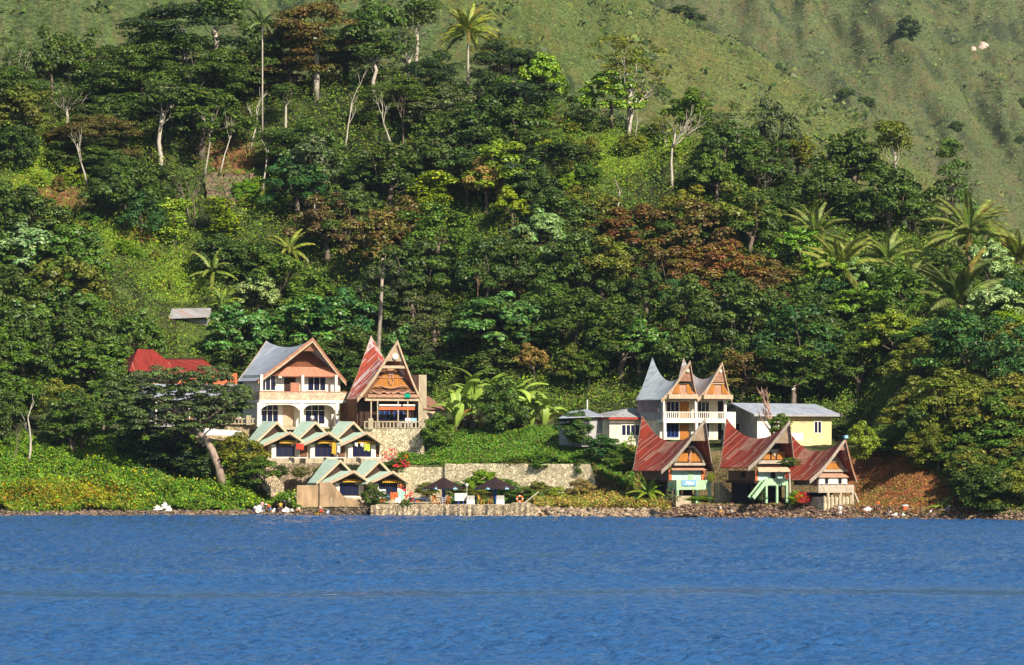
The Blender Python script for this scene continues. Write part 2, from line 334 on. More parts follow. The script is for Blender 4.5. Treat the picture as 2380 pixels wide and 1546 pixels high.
STONE = stone('cream_rubble_stone', (.80, .68, .44), (.50, .39, .22), 2.5); STONE2 = stone('tan_rubble_stone', (.54, .42, .26), (.20, .14, .08), 2.3)
THATCH = paint('dark_palm_thatch', (.045, .028, .028), .95, .45, 3, .1, 1); WOODL = paint('weathered_pale_wood', (.50, .40, .29), .85, .35, 2.5)
BLUEP = paint('blue_paint', (.04, .13, .42), .5, .2, 2); LBLUE = paint('light_blue_paint', (.32, .55, .68), .6, .2, 2)
t = NT('window_glass'); GLASS = t.out((.012, .016, .045), .12, None, spec=.5)
ZINC = roofmat('zinc_roof', (.40, .43, .48), (.33, .36, .42), (.48, .5, .54), .12, .9, .5, .1)
MINT = roofmat('mint_metal_roof', (.60, .76, .60), (.54, .70, .55), (.66, .80, .66), .1, .9, .5, .06)
REDR = roofmat('red_rusty_roof', (.30, .04, .018), (.19, .035, .022), (.42, .22, .15), .54, .62, .6, .2)
MIXR = roofmat('rust_and_zinc_roof', (.40, .08, .045), (.30, .045, .025), (.52, .50, .48), .6, .42, .55, .45)
GRYR = roofmat('silver_zinc_roof', (.42, .46, .48), (.36, .40, .42), (.50, .52, .54), .1, .9, .45, .06)
RSTR = roofmat('grey_roof_with_rust', (.40, .40, .40), (.42, .24, .17), (.50, .50, .50), .3, .9, .55, .3)
REDH = roofmat('red_painted_roof', (.28, .028, .016), (.22, .028, .018), (.38, .12, .07), .35, .8, .6, .05)
TILR = roofmat('brown_zinc_roof', (.40, .40, .41), (.36, .32, .30), (.44, .27, .20), .25, .8, .6, .1)
class House:
    def __init__(s, name, label, cat, u0, Y, vb, phi, group=None):
        s.u0, s.Y, s.k = u0, Y, Y/F; s.s, s.c = math.sin(math.radians(phi)), math.cos(math.radians(phi)); s.bz = PZ(vb, Y)
        s.r = thing(name, label, cat, (PX(u0, Y), Y, s.bz), math.radians(phi), group)
    def X(s, u, y=0): return ((u-s.u0)*s.k+y*s.s)/s.c
    def Z(s, v): return PZ(v, s.Y)-s.bz
    def wp(s, x, y, z): return Vector((PX(s.u0, s.Y)+x*s.c-y*s.s, s.Y+x*s.s+y*s.c, s.bz+z))
    def bx(s, name, m, *b, parent=None, label=None):
        mb = MB()
        for q in b: mb.box(*q)
        return mb.build(name, m, parent or s.r, label=label)
def saddle(h, W, D, lf, lb, ez, zf, zb, zm, mat, x0=0, yo=0, conc=.5, ns=16, nt=9, label=None, name='roof'):
    L = D+lf+lb
    def pt(side, q, t, dz=0):
        rz = zm+((zf if q < .5 else zb)-zm)*abs(1-2*q)**2.1
        y = (yo-lf+q*L)*(1-t)+(yo+q*D)*t
        return Vector((x0+side*W/2*t, y, rz*(1-t)+ez*t-conc*math.sin(PI*t)*(.6+.6*t)+dz))
    mb = MB(); sl = math.hypot(W/2, zf-ez)
    for side in (-1, 1):
        for dz in (0, -.09):
            vs = []; uv = []
            for i in range(ns+1):
                for j in range(nt+1):
                    vs.append(pt(side, i/ns, j/nt, dz)); uv.append((i/ns*(L*(1-j/nt)*.4+L*.6)+side*37.3, j/nt*sl))
            n = nt+1; fs = [(i*n+j, (i+1)*n+j, (i+1)*n+j+1, i*n+j+1) for i in range(ns) for j in range(nt)]
            mb.add(vs, fs, 0, uv)
        a = [pt(side, i/ns, 1) for i in range(ns+1)]; b = [pt(side, i/ns, 1, -.09) for i in range(ns+1)]
        mb.add(a+b, [(i, i+1, i+ns+2, i+ns+1) for i in range(ns)])
    r = mb.build(name, mat, h.r, label=label); h.pt = pt; h.x0 = x0; h.L = L; h.lf = lf; h.D = D; h.yo = yo; h.nt = nt
    return r
def barge(h, q, mat, w=.42, th=.1, out=.07, name='bargeboard', sides=(-1, 1), parent=None):
    for side in sides:
        mb = MB(); s = -1 if q == 0 else 1; A = []
        for j in range(h.nt+1):
            p = h.pt(side, q, j/h.nt); y = p.y+s*out
            A += [(p.x, y-th/2, p.z+.07), (p.x, y-th/2, p.z-w), (p.x, y+th/2, p.z-w), (p.x, y+th/2, p.z+.07)]
        fs = [(j*4+a, j*4+(a+1) % 4, j*4+4+(a+1) % 4, j*4+4+a) for j in range(h.nt) for a in range(4)]+[(0, 1, 2, 3), (h.nt*4+3, h.nt*4+2, h.nt*4+1, h.nt*4)]
        mb.add(A, fs); mb.build(name, mat, parent or h.r)
def gcap(h, tc, mat, name='gable_panel', q=0):
    s = 1 if q == 0 else -1
    ts = [tc*i/5 for i in range(6)]; P_ = [h.pt(-1, q, a, -.12) for a in ts[::-1]]+[h.pt(1, q, a, -.12) for a in ts[1:]]
    P_ = [p+Vector((0, s*.03, 0)) for p in P_]
    return MB().slab(P_, (0, s*.07, 0)).build(name, mat, h.r)
def gwall(h, gy, zb, mat, name='gable_wall', inset=0, zt=99, th=.12):
    out = []
    for i in range(41):
        tt = i/40; y0 = (h.yo-h.lf)*(1-tt)+h.yo*tt; q = (gy-y0)/(h.L*(1-tt)+h.D*tt); p = h.pt(1, min(max(q, 0), 1), tt, -.14)
        x = p.x-h.x0-inset
        if x < 0: continue
        if p.z > zt: continue
        if p.z < zb: break
        out.append((x, p.z))
    if not out: return
    xl = out[-1][0]; pts = [(-a, gy, b) for a, b in out[::-1]]+[(a, gy, b) for a, b in out if a > 0 or len(out) < 3]
    pts = [(-xl, gy, zb)]+pts+[(xl, gy, zb)]
    x0 = h.x0
    return MB().slab([(p[0]+x0, p[1], p[2]) for p in pts], (0, th, 0)).build(name, mat, h.r)
def window(h, x0, x1, z0, z1, y, n=2, fm=None, w=.09, parent=None, rail=None):
    fm = fm or WHITE; mb = MB(); yo = y-.06
    mb.box(x0, x1, yo, y+.04, z0, z0+w).box(x0, x1, yo, y+.04, z1-w, z1)
    for i in range(n+1):
        c = x0+w/2+(x1-x0-w)*i/n; mb.box(c-w/2, c+w/2, yo+.003, y+.037, z0+w, z1-w)
    if rail: zz = z0+(z1-z0)*rail; mb.box(x0+w, x1-w, yo+.006, y+.033, zz, zz+w*.8)
    f = mb.build('window', fm, parent or h.r)
    MB().box(x0+.02, x1-.02, y-.02, y+.01, z0+.02, z1-.02).build('pane', GLASS, f); return f
def door(h, x0, x1, z0, z1, y, m, handle=True):
    d = MB().box(x0, x1, y-.05, y, z0, z1).box(x0+.12, x1-.12, y-.075, y-.05, z0+.15, z0+(z1-z0)*.42).box(x0+.12, x1-.12, y-.075, y-.05, z0+(z1-z0)*.5, z1-.15).build('door', m, h.r)
    if handle: MB().box(x1-.14, x1-.06, y-.13, y-.05, z0+.95, z0+1.05).build('handle', DARKW, d)
    return d
def railing(h, x0, x1, y, z0, z1, m, step=.35, w=.09, name='railing', top=.1):
    mb = MB().box(x0, x1, y-.07, y+.07, z1-top, z1).box(x0, x1, y-.06, y+.06, z0, z0+.1)
    n = max(1, int((x1-x0)/step))
    for i in range(n+1): c = x0+w/2+(x1-x0-w)*i/n; mb.box(c-w/2, c+w/2, y-.045, y+.045, z0+.1, z1-top)
    return mb.build(name, m, h.r)
def posts(h, xs, y, z0, z1, m, w=.3, name='post'):
    for x in xs: MB().box(x-w/2, x+w/2, y-w/2, y+w/2, z0, z1).build(name, m, h.r)
# ---------------------------------------------------------------- large white two-storey house
h = House('guest_house', 'large white two-storey house with grey zinc roof and brick balcony', 'house', 700, 657, 992, 30)
X, Z = h.X, h.Z
saddle(h, X(802)-X(598), 47*h.k/h.s, 28*h.k/h.s, 41*h.k/h.s, Z(886), Z(787), Z(790), Z(806), ZINC, conc=.1)
barge(h, 0, TANB, .55); barge(h, 0, TILE, .2, .06, .15, 'bargeboard_trim'); barge(h, 1, TANB, .4)
gcap(h, .27, TILE); gwall(h, -.4, Z(874), ORB, 'gable_wall')
yw = .35; D = 4.9; xl, xr = X(608), X(792); zs = Z(930)
h.bx('upper_wall', WHITE, (xl, xr, yw, D, zs+.02, Z(872))); h.bx('lower_wall', WHITE, (xl, xr, yw+.1, D, 0, zs-.3))
h.bx('balcony_slab', WHITE, (xl-.9, xr+.35, -1.5, D+.2, zs-.38, zs-.003))
mb = MB().box(xl-.9, xr+.75, -1.5, -1.32, zs, Z(911.5)).box(xl-.9, xl-.72, -1.3, 4, zs, Z(911.5)).box(xr+.57, xr+.75, -1.3, 4, zs, Z(911.5)); mb.build('balcony_parapet', BRICKP, h.r)
h.bx('parapet_cap', TILE, (xl-.95, xr+.8, -1.56, -1.28, Z(911.5)+.002, Z(910)))
mb = MB(); a = [(X(638), -1.0, Z(875)), (X(782), -1.0, Z(875)), (X(760), -.42, Z(853)), (X(664), -.42, Z(853))]; mb.slab(a, (0, .1, -.12)).build('tiled_canopy', TILE, h.r)
window(h, X(610), X(645), Z(909), Z(873), yw, 3); door(h, X(664), X(690), zs, Z(874), yw, DARKW); window(h, X(717), X(759), Z(909), Z(873), yw, 3)
h.bx('lattice_screen', TILE, (X(667), X(687), -1.1, -1.05, Z(911), Z(890)))
posts(h, [X(610, -1.2), X(703, -1.2), X(779, -1.2)], -1.25, zs, Z(872), WHITE, .36, 'column')
posts(h, [X(604, -1.2), X(700, -1.2), X(781, -1.2)], -1.25, 0, zs-.385, WHITE, .5, 'column')
zg = 0.05; window(h, X(613), X(652), zg+.25, Z(941), yw+.1, 3, rail=.7); door(h, X(662), X(687), zg, Z(942), yw+.1, TANB); window(h, X(712), X(758), zg+.25, Z(941), yw+.1, 3, rail=.7)
for a, b in ((604, 700), (700, 781)):   # arched fascia between the columns
    x0, x1 = X(a, -1.2)+.25, X(b, -1.2)-.25; mb = MB(); n = 14; zt = zs-.39; vs = []
    for i in range(n+1):
        q = i/n; vs += [(x0+(x1-x0)*q, -1.35, zt), (x0+(x1-x0)*q, -1.35, zt-.22-.75*(abs(2*q-1))**5)]
    fs = [(2*i, 2*i+1, 2*i+3, 2*i+2) for i in range(n)]; vs2 = [(p[0], -1.15, p[2]) for p in vs]; N_ = len(vs)
    mb.add(vs+vs2, fs+[tuple(N_+k for k in f[::-1]) for f in fs]+[(2*i+1, 2*i+1+N_, 2*i+3+N_, 2*i+3) for i in range(n)]); mb.build('arch', WHITE, h.r)
h.bx('porch_floor', CONC, (xl-1.6, xr+.6, -2.6, yw, -.4, 0))
h.bx('rooftop_dish', WHITE, (X(640), X(647), -1.1, -.95, Z(879), Z(876)))
window(h, X(700, -.02)-9, X(700)-8.2, Z(905), Z(885), .3, 1) if False else None
# lean-to annex on its left with metal roof and porch, its orange light put into a panel's colour
h = House('terrace_annex', 'low annex with grey-blue metal roof left of the white two-storey house', 'house', 545, 662, 992, 12)
X, Z = h.X, h.Z
h.bx('wall', GREYW, (X(350), X(598), 2.5, 8, 0, Z(922)))
mb = MB().slab([(X(330), -.6, Z(930)), (X(604), -.6, Z(930)), (X(596), 8, Z(893)), (X(345), 8, Z(893))], (0, 0, .1)); mb.build('roof', ZINC, h.r)
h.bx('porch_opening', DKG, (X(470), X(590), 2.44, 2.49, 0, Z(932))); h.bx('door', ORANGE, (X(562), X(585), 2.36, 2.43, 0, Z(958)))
h.bx('orange_panel', ORANGE, (X(430), X(455), 2.36, 2.43, 0, Z(955)))
posts(h, [X(596), X(520), X(440), X(365)], -.3, 0, Z(931), WHITE, .22)
h.bx('upper_band', ORP, (X(430), X(560), 6, 6.2, Z(893), Z(878)))
# red hipped roof house behind the leaning tree
h = House('red_roof_house', 'house with red hipped metal roof half hidden behind the leaning tree', 'house', 400, 668, 960, 15)
X, Z = h.X, h.Z
h.bx('wall', TANB, (X(315), X(400), 2, 8, 0, Z(862))); h.bx('long_wall', ORP, (X(400), X(560), 3, 8, 0, Z(866)))
a = [(X(302), 0, Z(862)), (X(412), 0, Z(858)), (X(412), 10, Z(858)), (X(302), 10, Z(858))]; b = [(X(335), 4, Z(810)), (X(372), 4, Z(812))]
MB().add(a+b+[(p[0], p[1], p[2]-.12) for p in a], [(0, 1, 5, 4), (3, 0, 4), (2, 3, 4, 5), (1, 2, 5), (6, 7, 8, 9), (0, 6, 7, 1), (3, 9, 6, 0)], 0,
   [(p[0], p[2]*1.5) for p in a+b]+[(0, 0)]*4).build('roof', REDH, h.r)
a = [(X(385), -1, Z(872)), (X(512), -1, Z(868)), (X(488), 5, Z(833)), (X(392), 5, Z(833))]
MB().slab(a, (0, 0, -.1)).build('long_roof', REDH, h.r)
h.bx('ridge_cap', DARKW, (X(382), X(488), 4.8, 5.3, Z(833)-.05, Z(830.5)))
window(h, X(330), X(360), Z(915), Z(885), 2, 3)
# ---------------------------------------------------------------- left saddle-roofed house with verandah
h = House('saddle_roof_restaurant', 'tall saddle-roofed house with rust and zinc striped roof, round emblem on its gable', 'house', 904, 655, 992, 25)
X, Z = h.X, h.Z
saddle(h, X(978)-X(831), 24*h.k/h.s, 20*h.k/h.s, 20*h.k/h.s, Z(927), Z(792), Z(779), Z(842), MIXR, conc=.35)
barge(h, 0, TANB, .5, .14); barge(h, 1, TANB, .35); gcap(h, .31, TANB)
y0 = -h.lf
MB().lathe([(0, .12), (.38, .12), (.45, 0)], 16).build('round_emblem', WHITE, h.r).matrix_local = Matrix.Translation((0, h.pt(1, 0, .26).y-.05, Z(829))) @ Matrix.Rotation(PI/2, 4, 'X')
p = h.pt(1, 0, .42); h.bx('gable_beam', TANB, (-p.x, p.x, p.y-.1, p.y+.05, p.z-.15, p.z+.2))
gwall(h, -.35, Z(924), BROWN, 'gable_wall'); gwall(h, -.5, Z(902), ORANGE, 'carved_panel', .75, Z(856), .1)
mb = MB()                                                   # carved tracery of the gable
for s_ in (-1, 1):
    mb.tube([(s_*.05, -.6, Z(903)), (s_*.9, -.6, Z(900)), (s_*1.5, -.6, Z(897)), (s_*2.2, -.6, Z(899))], .09, 5)
    mb.tube([(s_*.1, -.6, Z(895)), (s_*.35, -.6, Z(885)), (s_*.15, -.6, Z(876)), (s_*.5, -.6, Z(860))], .09, 5)
    mb.tube([(s_*.2, -.55, Z(916)), (s_*1.0, -.55, Z(910)), (s_*1.6, -.55, Z(916)), (s_*2.6, -.55, Z(908))], .12, 5)
mb.box(-1.7, 1.7, -.62, -.51, Z(878.3), Z(876.8)).box(-.4, .4, -.62, -.51, Z(872), Z(858)); mb.build('gable_carving', PINKB, h.r)
xl, xr = X(848), X(972)
h.bx('tie_beam', TANB, (xl, xr, -.25, .2, Z(932), Z(925.5))); h.bx('loft_rail', PINKB, (xl+.3, xr-.3, -.5, -.3, Z(924), Z(917)), (xl+.5, xr-.5, -.52, -.3, Z(913), Z(911)))
h.bx('wall', DARKW, (xl, xr, 1.6, 7.5, 0, Z(925))); h.bx('side_wall', BROWN, (xl-.15, xl, 2, 7.5, 0, Z(925)))
h.bx('roller_awning', WHITE, (X(880), X(930), -.3, -.15, Z(944), Z(940)), (X(934), X(962), -.3, -.15, Z(944), Z(940)))
h.bx('awning_skirt', ORP, (X(880), X(962), -.2, -.1, Z(953), Z(946))); posts(h, [X(862), X(877), X(924), X(946), X(972)], -.1, 0, Z(932), WOODL, .16)
window(h, X(893), X(917), Z(976), Z(955), 1.6, 2, BLUEP); window(h, X(926), X(950), Z(976), Z(955), 1.6, 2, BLUEP)
h.bx('concrete_tower', CONC, (X(966, 3), X(984, 3), 2.2, 4.4, 0, Z(870)))
h.bx('green_cloth', paint('green_cloth', (.0, .35, .2), .8), (X(936), X(949), -.58, -.53, Z(924), Z(915)))
h = House('brick_outbuilding', 'small tan brick outbuilding right of the saddle-roofed restaurant', 'outbuilding', 1000, 660, 1000, 25)
h.bx('wall', BRICKP, (h.X(985), h.X(1022), 0, 4, -1, h.Z(955)))
MB().slab([(h.X(983), -.3, h.Z(952)), (h.X(1030), -.3, h.Z(952)), (h.X(996, 4.2), 4.2, h.Z(922)), (h.X(980, 4.2), 4.2, h.Z(920))], (0, 0, .1)).build('roof', paint('dull_brown_sheet', (.3, .15, .1)), h.r)
window(h, h.X(1003), h.X(1016), h.Z(982), h.Z(966), 0, 2)
# ---------------------------------------------------------------- terrace walls and balustrades
def wallthing(name, label, cat, pts, Y0, Y1, z0, m, seed=1, tops=None):
    """retaining wall following layout columns, pts = (u, v_top)"""
    mb = MB(); vs = []; n = len(pts)
    for i, (u, v) in enumerate(pts):
        Y = Y0+(Y1-Y0)*i/(n-1); x = PX(u, Y); zt = PZ(v, Y)
        vs += [(x, Y-.35, z0), (x, Y-.1, zt), (x, Y+.35, zt), (x, Y+.35, z0)]
    mb.add(vs, [(4*i+a, 4*i+4+a, 4*i+4+(a+1) % 4, 4*i+(a+1) % 4) for i in range(n-1) for a in range(4)]+[(0, 1, 2, 3), (4*n-1, 4*n-2, 4*n-3, 4*n-4)])
    o = mb.build(name, m); return finish(o, label, cat)
def jit(a, b, v, n, j=.8): r = random.Random(int(a+v)); return [(a+(b-a)*i/n, v+r.uniform(-j, j)) for i in range(n+1)]
wallthing('retaining_wall', 'tan rubble terrace wall under the balustrade left of the white house', 'wall', jit(455, 612, 986, 12, .5), 653, 653.5, 4, STONE2)
wallthing('retaining_wall', 'cream stone terrace wall below the saddle-roofed restaurant', 'wall', jit(846, 986, 997, 10, .5), 650.9, 648.1, 3, STONE)
def balustrade(label, u0, u1, Y, vt, vb, piers, m):
    b = thing('balustrade', label, 'balustrade', (0, 0, 0)); x0, x1 = PX(u0, Y), PX(u1, Y); z0, z1 = PZ(vb, Y), PZ(vt, Y)
    MB().box(x0, x1, Y-.12, Y+.12, z1-.14, z1).build('handrail', m, b); MB().box(x0, x1, Y-.12, Y+.12, z0, z0+.12).build('plinth', m, b)
    n = int((x1-x0)/.45)
    for i in range(n+1): c = x0+.1+(x1-x0-.2)*i/n; MB().box(c-.08, c+.08, Y-.07, Y+.07, z0+.12, z1-.14).build('baluster', m, b)
    for u in piers: x = PX(u, Y); MB().box(x-.3, x+.3, Y-.3, Y+.3, z0-.1, z1+.35).build('pier', m, b)
balustrade('cement balustrade of the terrace left of the white house', 470, 598, 652.9, 972, 986, [519, 578], CONC)
balustrade('pale balustrade in front of the saddle-roofed restaurant', 846, 985, 650.4, 979, 996, [985, 862], CONC)
# ---------------------------------------------------------------- five mint-roofed chalets
def chalet(u, Y, vb):
    h = House('chalet', '', 'chalet', u, Y, vb, 28); X, Z = h.X, h.Z; k = h.k; v0 = vb
    D = 2.2; saddle(h, 106*k/h.c, 38*k/h.s*.55, 6*k/h.s*.3, 24*k/h.s*.55, Z(v0-44), Z(v0-96), Z(v0-98), Z(v0-97), MINT, x0=-.35, yo=1.9, conc=.05)
    barge(h, 0, TANB, .28); gwall(h, 2.3, Z(v0-60), DARKW, 'gable_wall')
    saddle(h, 104*k/h.c, 4.6, 10*k/h.s, -.4, Z(v0-43), Z(v0-72), Z(v0-72), Z(v0-71), MINT, conc=.05, yo=-.2, name='porch_roof')
    barge(h, 0, TANB, .26); gwall(h, .3, Z(v0-45), DARKW, 'porch_gable')
    xl, xr = X(u-47), X(u+52); zt = Z(v0-43)
    h.bx('wall', WHITE, (X(u-27), X(u+36), .5, 6, .6, zt), (xl, X(u-27), 1.2, 6, .6, zt), (X(u+36), xr, 1.2, 6, .6, zt))
    h.bx('base', CONC, (xl-.1, xr+.1, -.9, 6.1, -1.6, .6))
    window(h, X(u-17), X(u+25), .78, Z(v0-43), .5, 3, DARKW, .06)
    door(h, X(u-46), X(u-29), .6, Z(v0-41), 1.2, BROWN); door(h, X(u+38), X(u+50), .6, Z(v0-41), 1.2, BROWN)
    mb = MB(); x0, x1 = X(u-16), X(u+30); n = 9                       # scalloped yellow awning
    for i in range(n):
        a, b = x0+(x1-x0)*i/n, x0+(x1-x0)*(i+1)/n; g = (x0+x1)/2; top = Z(v0-53)
        f = lambda x: g+(x-g)*.45
        mb.slab([(f(a), .38, top), (a, -.25, Z(v0-47)), ((a+b)/2, -.27, Z(v0-44.5)), (b, -.25, Z(v0-47)), (f(b), .38, top)], (0, .04, .03))
    mb.build('scalloped_awning', ORANGEY, h.r)
    railing(h, X(u-30), X(u+44), -.75, .6, Z(v0-6)+.25, WHITE, .4, .08); return h
ORANGEY = paint('yellow_orange_awning', (.75, .40, .05), .7, .3, 3)
c0 = chalet(663, 643, 1076)
def copytree(root, loc):
    r = root.copy(); COL.objects.link(r); r.location = loc
    for ch in root.children:
        c = ch.copy(); COL.objects.link(c); c.parent = r
        for g in ch.children: d = g.copy(); COL.objects.link(d); d.parent = c
    return r
lc = ['mint-roofed chalet with red towel, leftmost of the upper row of three', 'mint-roofed chalet with yellow cloth, middle of the upper row of three', 'mint-roofed chalet with lime towel, rightmost of the upper row of three',
      'mint-roofed chalet at the waterfront behind the slanted brown wall', 'mint-roofed chalet at the waterfront with laundry on its rail, beside the red flowers']
CH_ = [c0.r]
for u, Y, vb in ((753, 643.6, 1076), (841, 644.2, 1076), (811, 632.5, 1167), (902, 633.5, 1168)):
    CH_.append(copytree(c0.r, (PX(u, Y), Y, PZ(vb, Y))))
for o, l in zip(CH_, lc): finish(o, l, 'chalet', 'mint-roofed chalets')
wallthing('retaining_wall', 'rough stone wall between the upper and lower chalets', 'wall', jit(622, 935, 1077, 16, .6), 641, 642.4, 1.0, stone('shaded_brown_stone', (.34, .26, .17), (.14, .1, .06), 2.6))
wallthing('stepped_wall', 'tan cement wall at the water left of the lower chalets', 'wall', [(690, 1128), (742, 1128), (743, 1121), (768, 1121), (778, 1130), (796, 1152), (812, 1160), (830, 1163), (842, 1172), (860, 1180)], 631.5, 629, -1, paint('tan_cement', (.50, .33, .18), .9, .4, .6))
mb = MB()
for i in range(16):                                         # stairs climbing left of the chalets
    u = 650-i*4.2; v = 1124-i*4.2; Y = 634+i*.5; x = PX(u, Y); z = PZ(v, Y); mb.box(x-1.1, x+.5, Y, Y+1.2, z-1.6, z)
finish(mb.build('stone_stairs', STONE2), 'stone steps climbing beside the upper chalets', 'stairs')
# ---------------------------------------------------------------- long cream stone wall, quay, pavilions
wallthing('sea_wall', 'long cream cobbled retaining wall behind the two thatched umbrellas', 'wall', jit(925, 1033, 1086, 8, .5)+jit(1034, 1372, 1078, 24, .9)+[(1378, 1098), (1384, 1120)], 637.0, 624.0, 0, STONE)
qY0, qY1 = YS(868), YS(1250)
mb = MB(); vs = []; n = 60; r = random.Random(3)
for i in range(n+1):
    u = 862+(1250-862)*i/n; Y = float(YS(u)); x = PX(u, Y); zt = PZ(1172+r.uniform(-.7, .7)-(4 if 1190 < u < 1232 else 0)+(6 if u > 1243 else 0)+(u < 870)*3, Y); j = r.uniform(-.12, .12)
    vs += [(x, Y-1.0+j, -1.2), (x, Y-.9+j*2, .35+j), (x, Y-.55+j, zt-.1), (x, Y-.35, zt), (x, Y+9, zt-.05), (x, Y+9, -1)]
mb.add(vs, [(6*i+a, 6*i+6+a, 6*i+7+a, 6*i+1+a) for i in range(n) for a in range(5)]+[(0, 1, 2, 3, 4, 5), tuple(6*n+k for k in (5, 4, 3, 2, 1, 0))])
finish(mb.build('stone_quay', STONE2), 'low stone quay along the water under the umbrellas', 'quay')
def QY(u, d): return float(YS(u))+d
def QZ(u): return PZ(1172, float(YS(u)))-.02
def onq(u, d): Y = QY(u, d); return Vector((PX(u, Y), Y, QZ(u)))
def pavilion(u, label):
    p = onq(u, 3.2); b = thing('thatched_umbrella', label, 'umbrella', p, 0, 'thatched umbrellas'); rz = .5
    zt = PZ(1108, p.y)-p.z; ze = PZ(1133, p.y)-p.z; R = 50*p.y/F
    mb = MB(); n = 28; vs = []; r = random.Random(int(u))
    for j in range(6):
        q = j/5
        for i in range(n):
            an = 2*PI*i/n; rr = R*q*(1+(r.uniform(-.02, .02))*(j == 5))*(1/max(abs(math.cos(((an+.4) % (PI/3))-PI/6)), .5))*.93
            vs.append((rr*math.cos(an), rr*math.sin(an), zt+(ze-zt)*(q**.86)+(r.uniform(-.1, .02) if j == 5 else 0)))
    top = [(a*n+i, a*n+(i+1) % n, (a+1)*n+(i+1) % n, (a+1)*n+i) for a in range(5) for i in range(n)]
    mb.add(vs, top); mb.add([(x, y, z-.14) for x, y, z in vs], [f[::-1] for f in top]); mb.add([(vs[5*n+i][0], vs[5*n+i][1], vs[5*n+i][2]-d) for d in (0, .14) for i in range(n)], [(i, (i+1) % n, n+(i+1) % n, n+i) for i in range(n)])
    mb.build('thatch_roof', THATCH, b)
    mb = MB()
    for i in range(6):
        a0, a1 = i*PI/3+.13, (i+1)*PI/3+.13; e = R*.97
        mb.beam((e*math.cos(a0), e*math.sin(a0), ze-.13), (e*math.cos(a1), e*math.sin(a1), ze-.13), .06, .18); mb.beam((0, 0, zt-.35), (e*math.cos(a0), e*math.sin(a0), ze-.1), .07, .09)
    mb.build('rim_frame', LBLUE, b); MB().tube([(0, 0, 0), (0, 0, zt-.3)], .2, 10).build('post', BLUEP, b)
    for k in range(4):
        an = k*PI/2+.4; MB().beam((0, 0, zt-1.6), (R*.55*math.cos(an), R*.55*math.sin(an), ze+.1), .07, .07).build('strut', BLUEP, b)
    MB().lathe([(0, .80), (1.15, .80), (1.2, .76), (1.15, .72), (0, .72)], 20).build('round_table', LBLUE, b)
pavilion(1031, 'dark thatched umbrella on a blue post, left of the two on the quay'); pavilion(1151, 'dark thatched umbrella on a blue post, right of the two on the quay')
# ---------------------------------------------------------------- shack, forest roof
h = House('tin_shack', 'small dark shack with a sagging tin roof among the banana plants', 'shack', 1090, 655, 1008, 20)
h.bx('wall', GREYW, (h.X(1072), h.X(1104), 0, 3, -.5, h.Z(978))); h.bx('door', DARKW, (h.X(1085), h.X(1094), -.06, 0, 0, h.Z(983)))
MB().slab([(h.X(1048), -.9, h.Z(982)), (h.X(1112), -.9, h.Z(974)), (h.X(1118, 4), 4, h.Z(962)), (h.X(1062, 4), 4, h.Z(968))], (0, 0, .1)).build('roof', paint('dark_tin', (.22, .16, .14)), h.r)
Yt = hit(430, 757)[0]
h = House('hillside_house', 'grey rust-streaked tin roof house half buried in trees below the bright meadow', 'house', 425, Yt, 760, -8)
h.bx('wall', GREYW, (h.X(372), h.X(480), .5, 2.5, -1, h.Z(742)))
MB().slab([(h.X(378), -.5, h.Z(742)), (h.X(492), -.5, h.Z(738)), (h.X(482), 2.6, h.Z(717)), (h.X(362), 2.6, h.Z(718))], (0, 0, .12)).build('roof', TILR, h.r)
h.bx('ridge_cap', REDP, (h.X(362), h.X(482), 2.5, 2.7, h.Z(718)+.1, h.Z(716)))
window(h, h.X(420), h.X(440), h.Z(756), h.Z(747), .5, 2)
# ---------------------------------------------------------------- bungalow with red fascia
h = House('bungalow', 'low cream bungalow with red fascia and hipped zinc roof', 'house', 1480, 634, 1027, 28); X, Z = h.X, h.Z
ye = 59*h.k/h.s; xl, xr = X(1416), X(1560); zt = Z(971)
h.bx('wall', WHITE2, (xl, xr, 0, ye, -.6, zt)); h.bx('left_wing', GREYW, (X(1352, ye*.3), xl-.003, ye*.3, ye+1.2, -.6, Z(972)))  # left wing grey: shade on that side put into the wall colour
a = [(xl-.5, -.8, Z(970)), (xr+.1, -.8, Z(970)), (xr+.1, ye+.6, Z(970)), (xl-.5, ye+.6, Z(970))]; b = [(X(1460, ye*.45), ye*.45, Z(949)), (X(1520, ye*.45), ye*.45, Z(949))]
MB().add(a+b, [(0, 1, 5, 4), (3, 0, 4), (2, 3, 4, 5), (1, 2, 5)], 0, [(p[0], p[2]*3) for p in a+b]).build('roof', TILR, h.r)
h.bx('fascia', REDP, (xl-.55, xr+.1, -.87, -.8, Z(975.5), Z(970.5)), (xl-.57, xl-.5, -.8, ye+.6, Z(975.5), Z(970.5)))
MB().slab([(X(1299, ye*.2), ye*.2, Z(973)), (xl-.1, ye*.2, Z(969)), (xl+1.5, ye+1.8, Z(952)), (X(1326, ye+1.8), ye+1.8, Z(958))], (0, 0, .1)).build('wing_roof', ZINC, h.r)
window(h, X(1443), X(1487), Z(1014), Z(986), 0, 4, WHITE, .12); window(h, xl-.45, xl, 0, 0, 0, 1) if False else None
window(h, X(1518), X(1536), Z(1015), Z(985), 0, 1, WHITE, .12)
f = MB().box(xl-.05, xl+.02, ye*.28, ye*.42, Z(1004), Z(980)).build('window', LBLUE, h.r); MB().box(xl-.08, xl-.05, ye*.29, ye*.41, Z(1003), Z(981)).build('pane', GLASS, f)
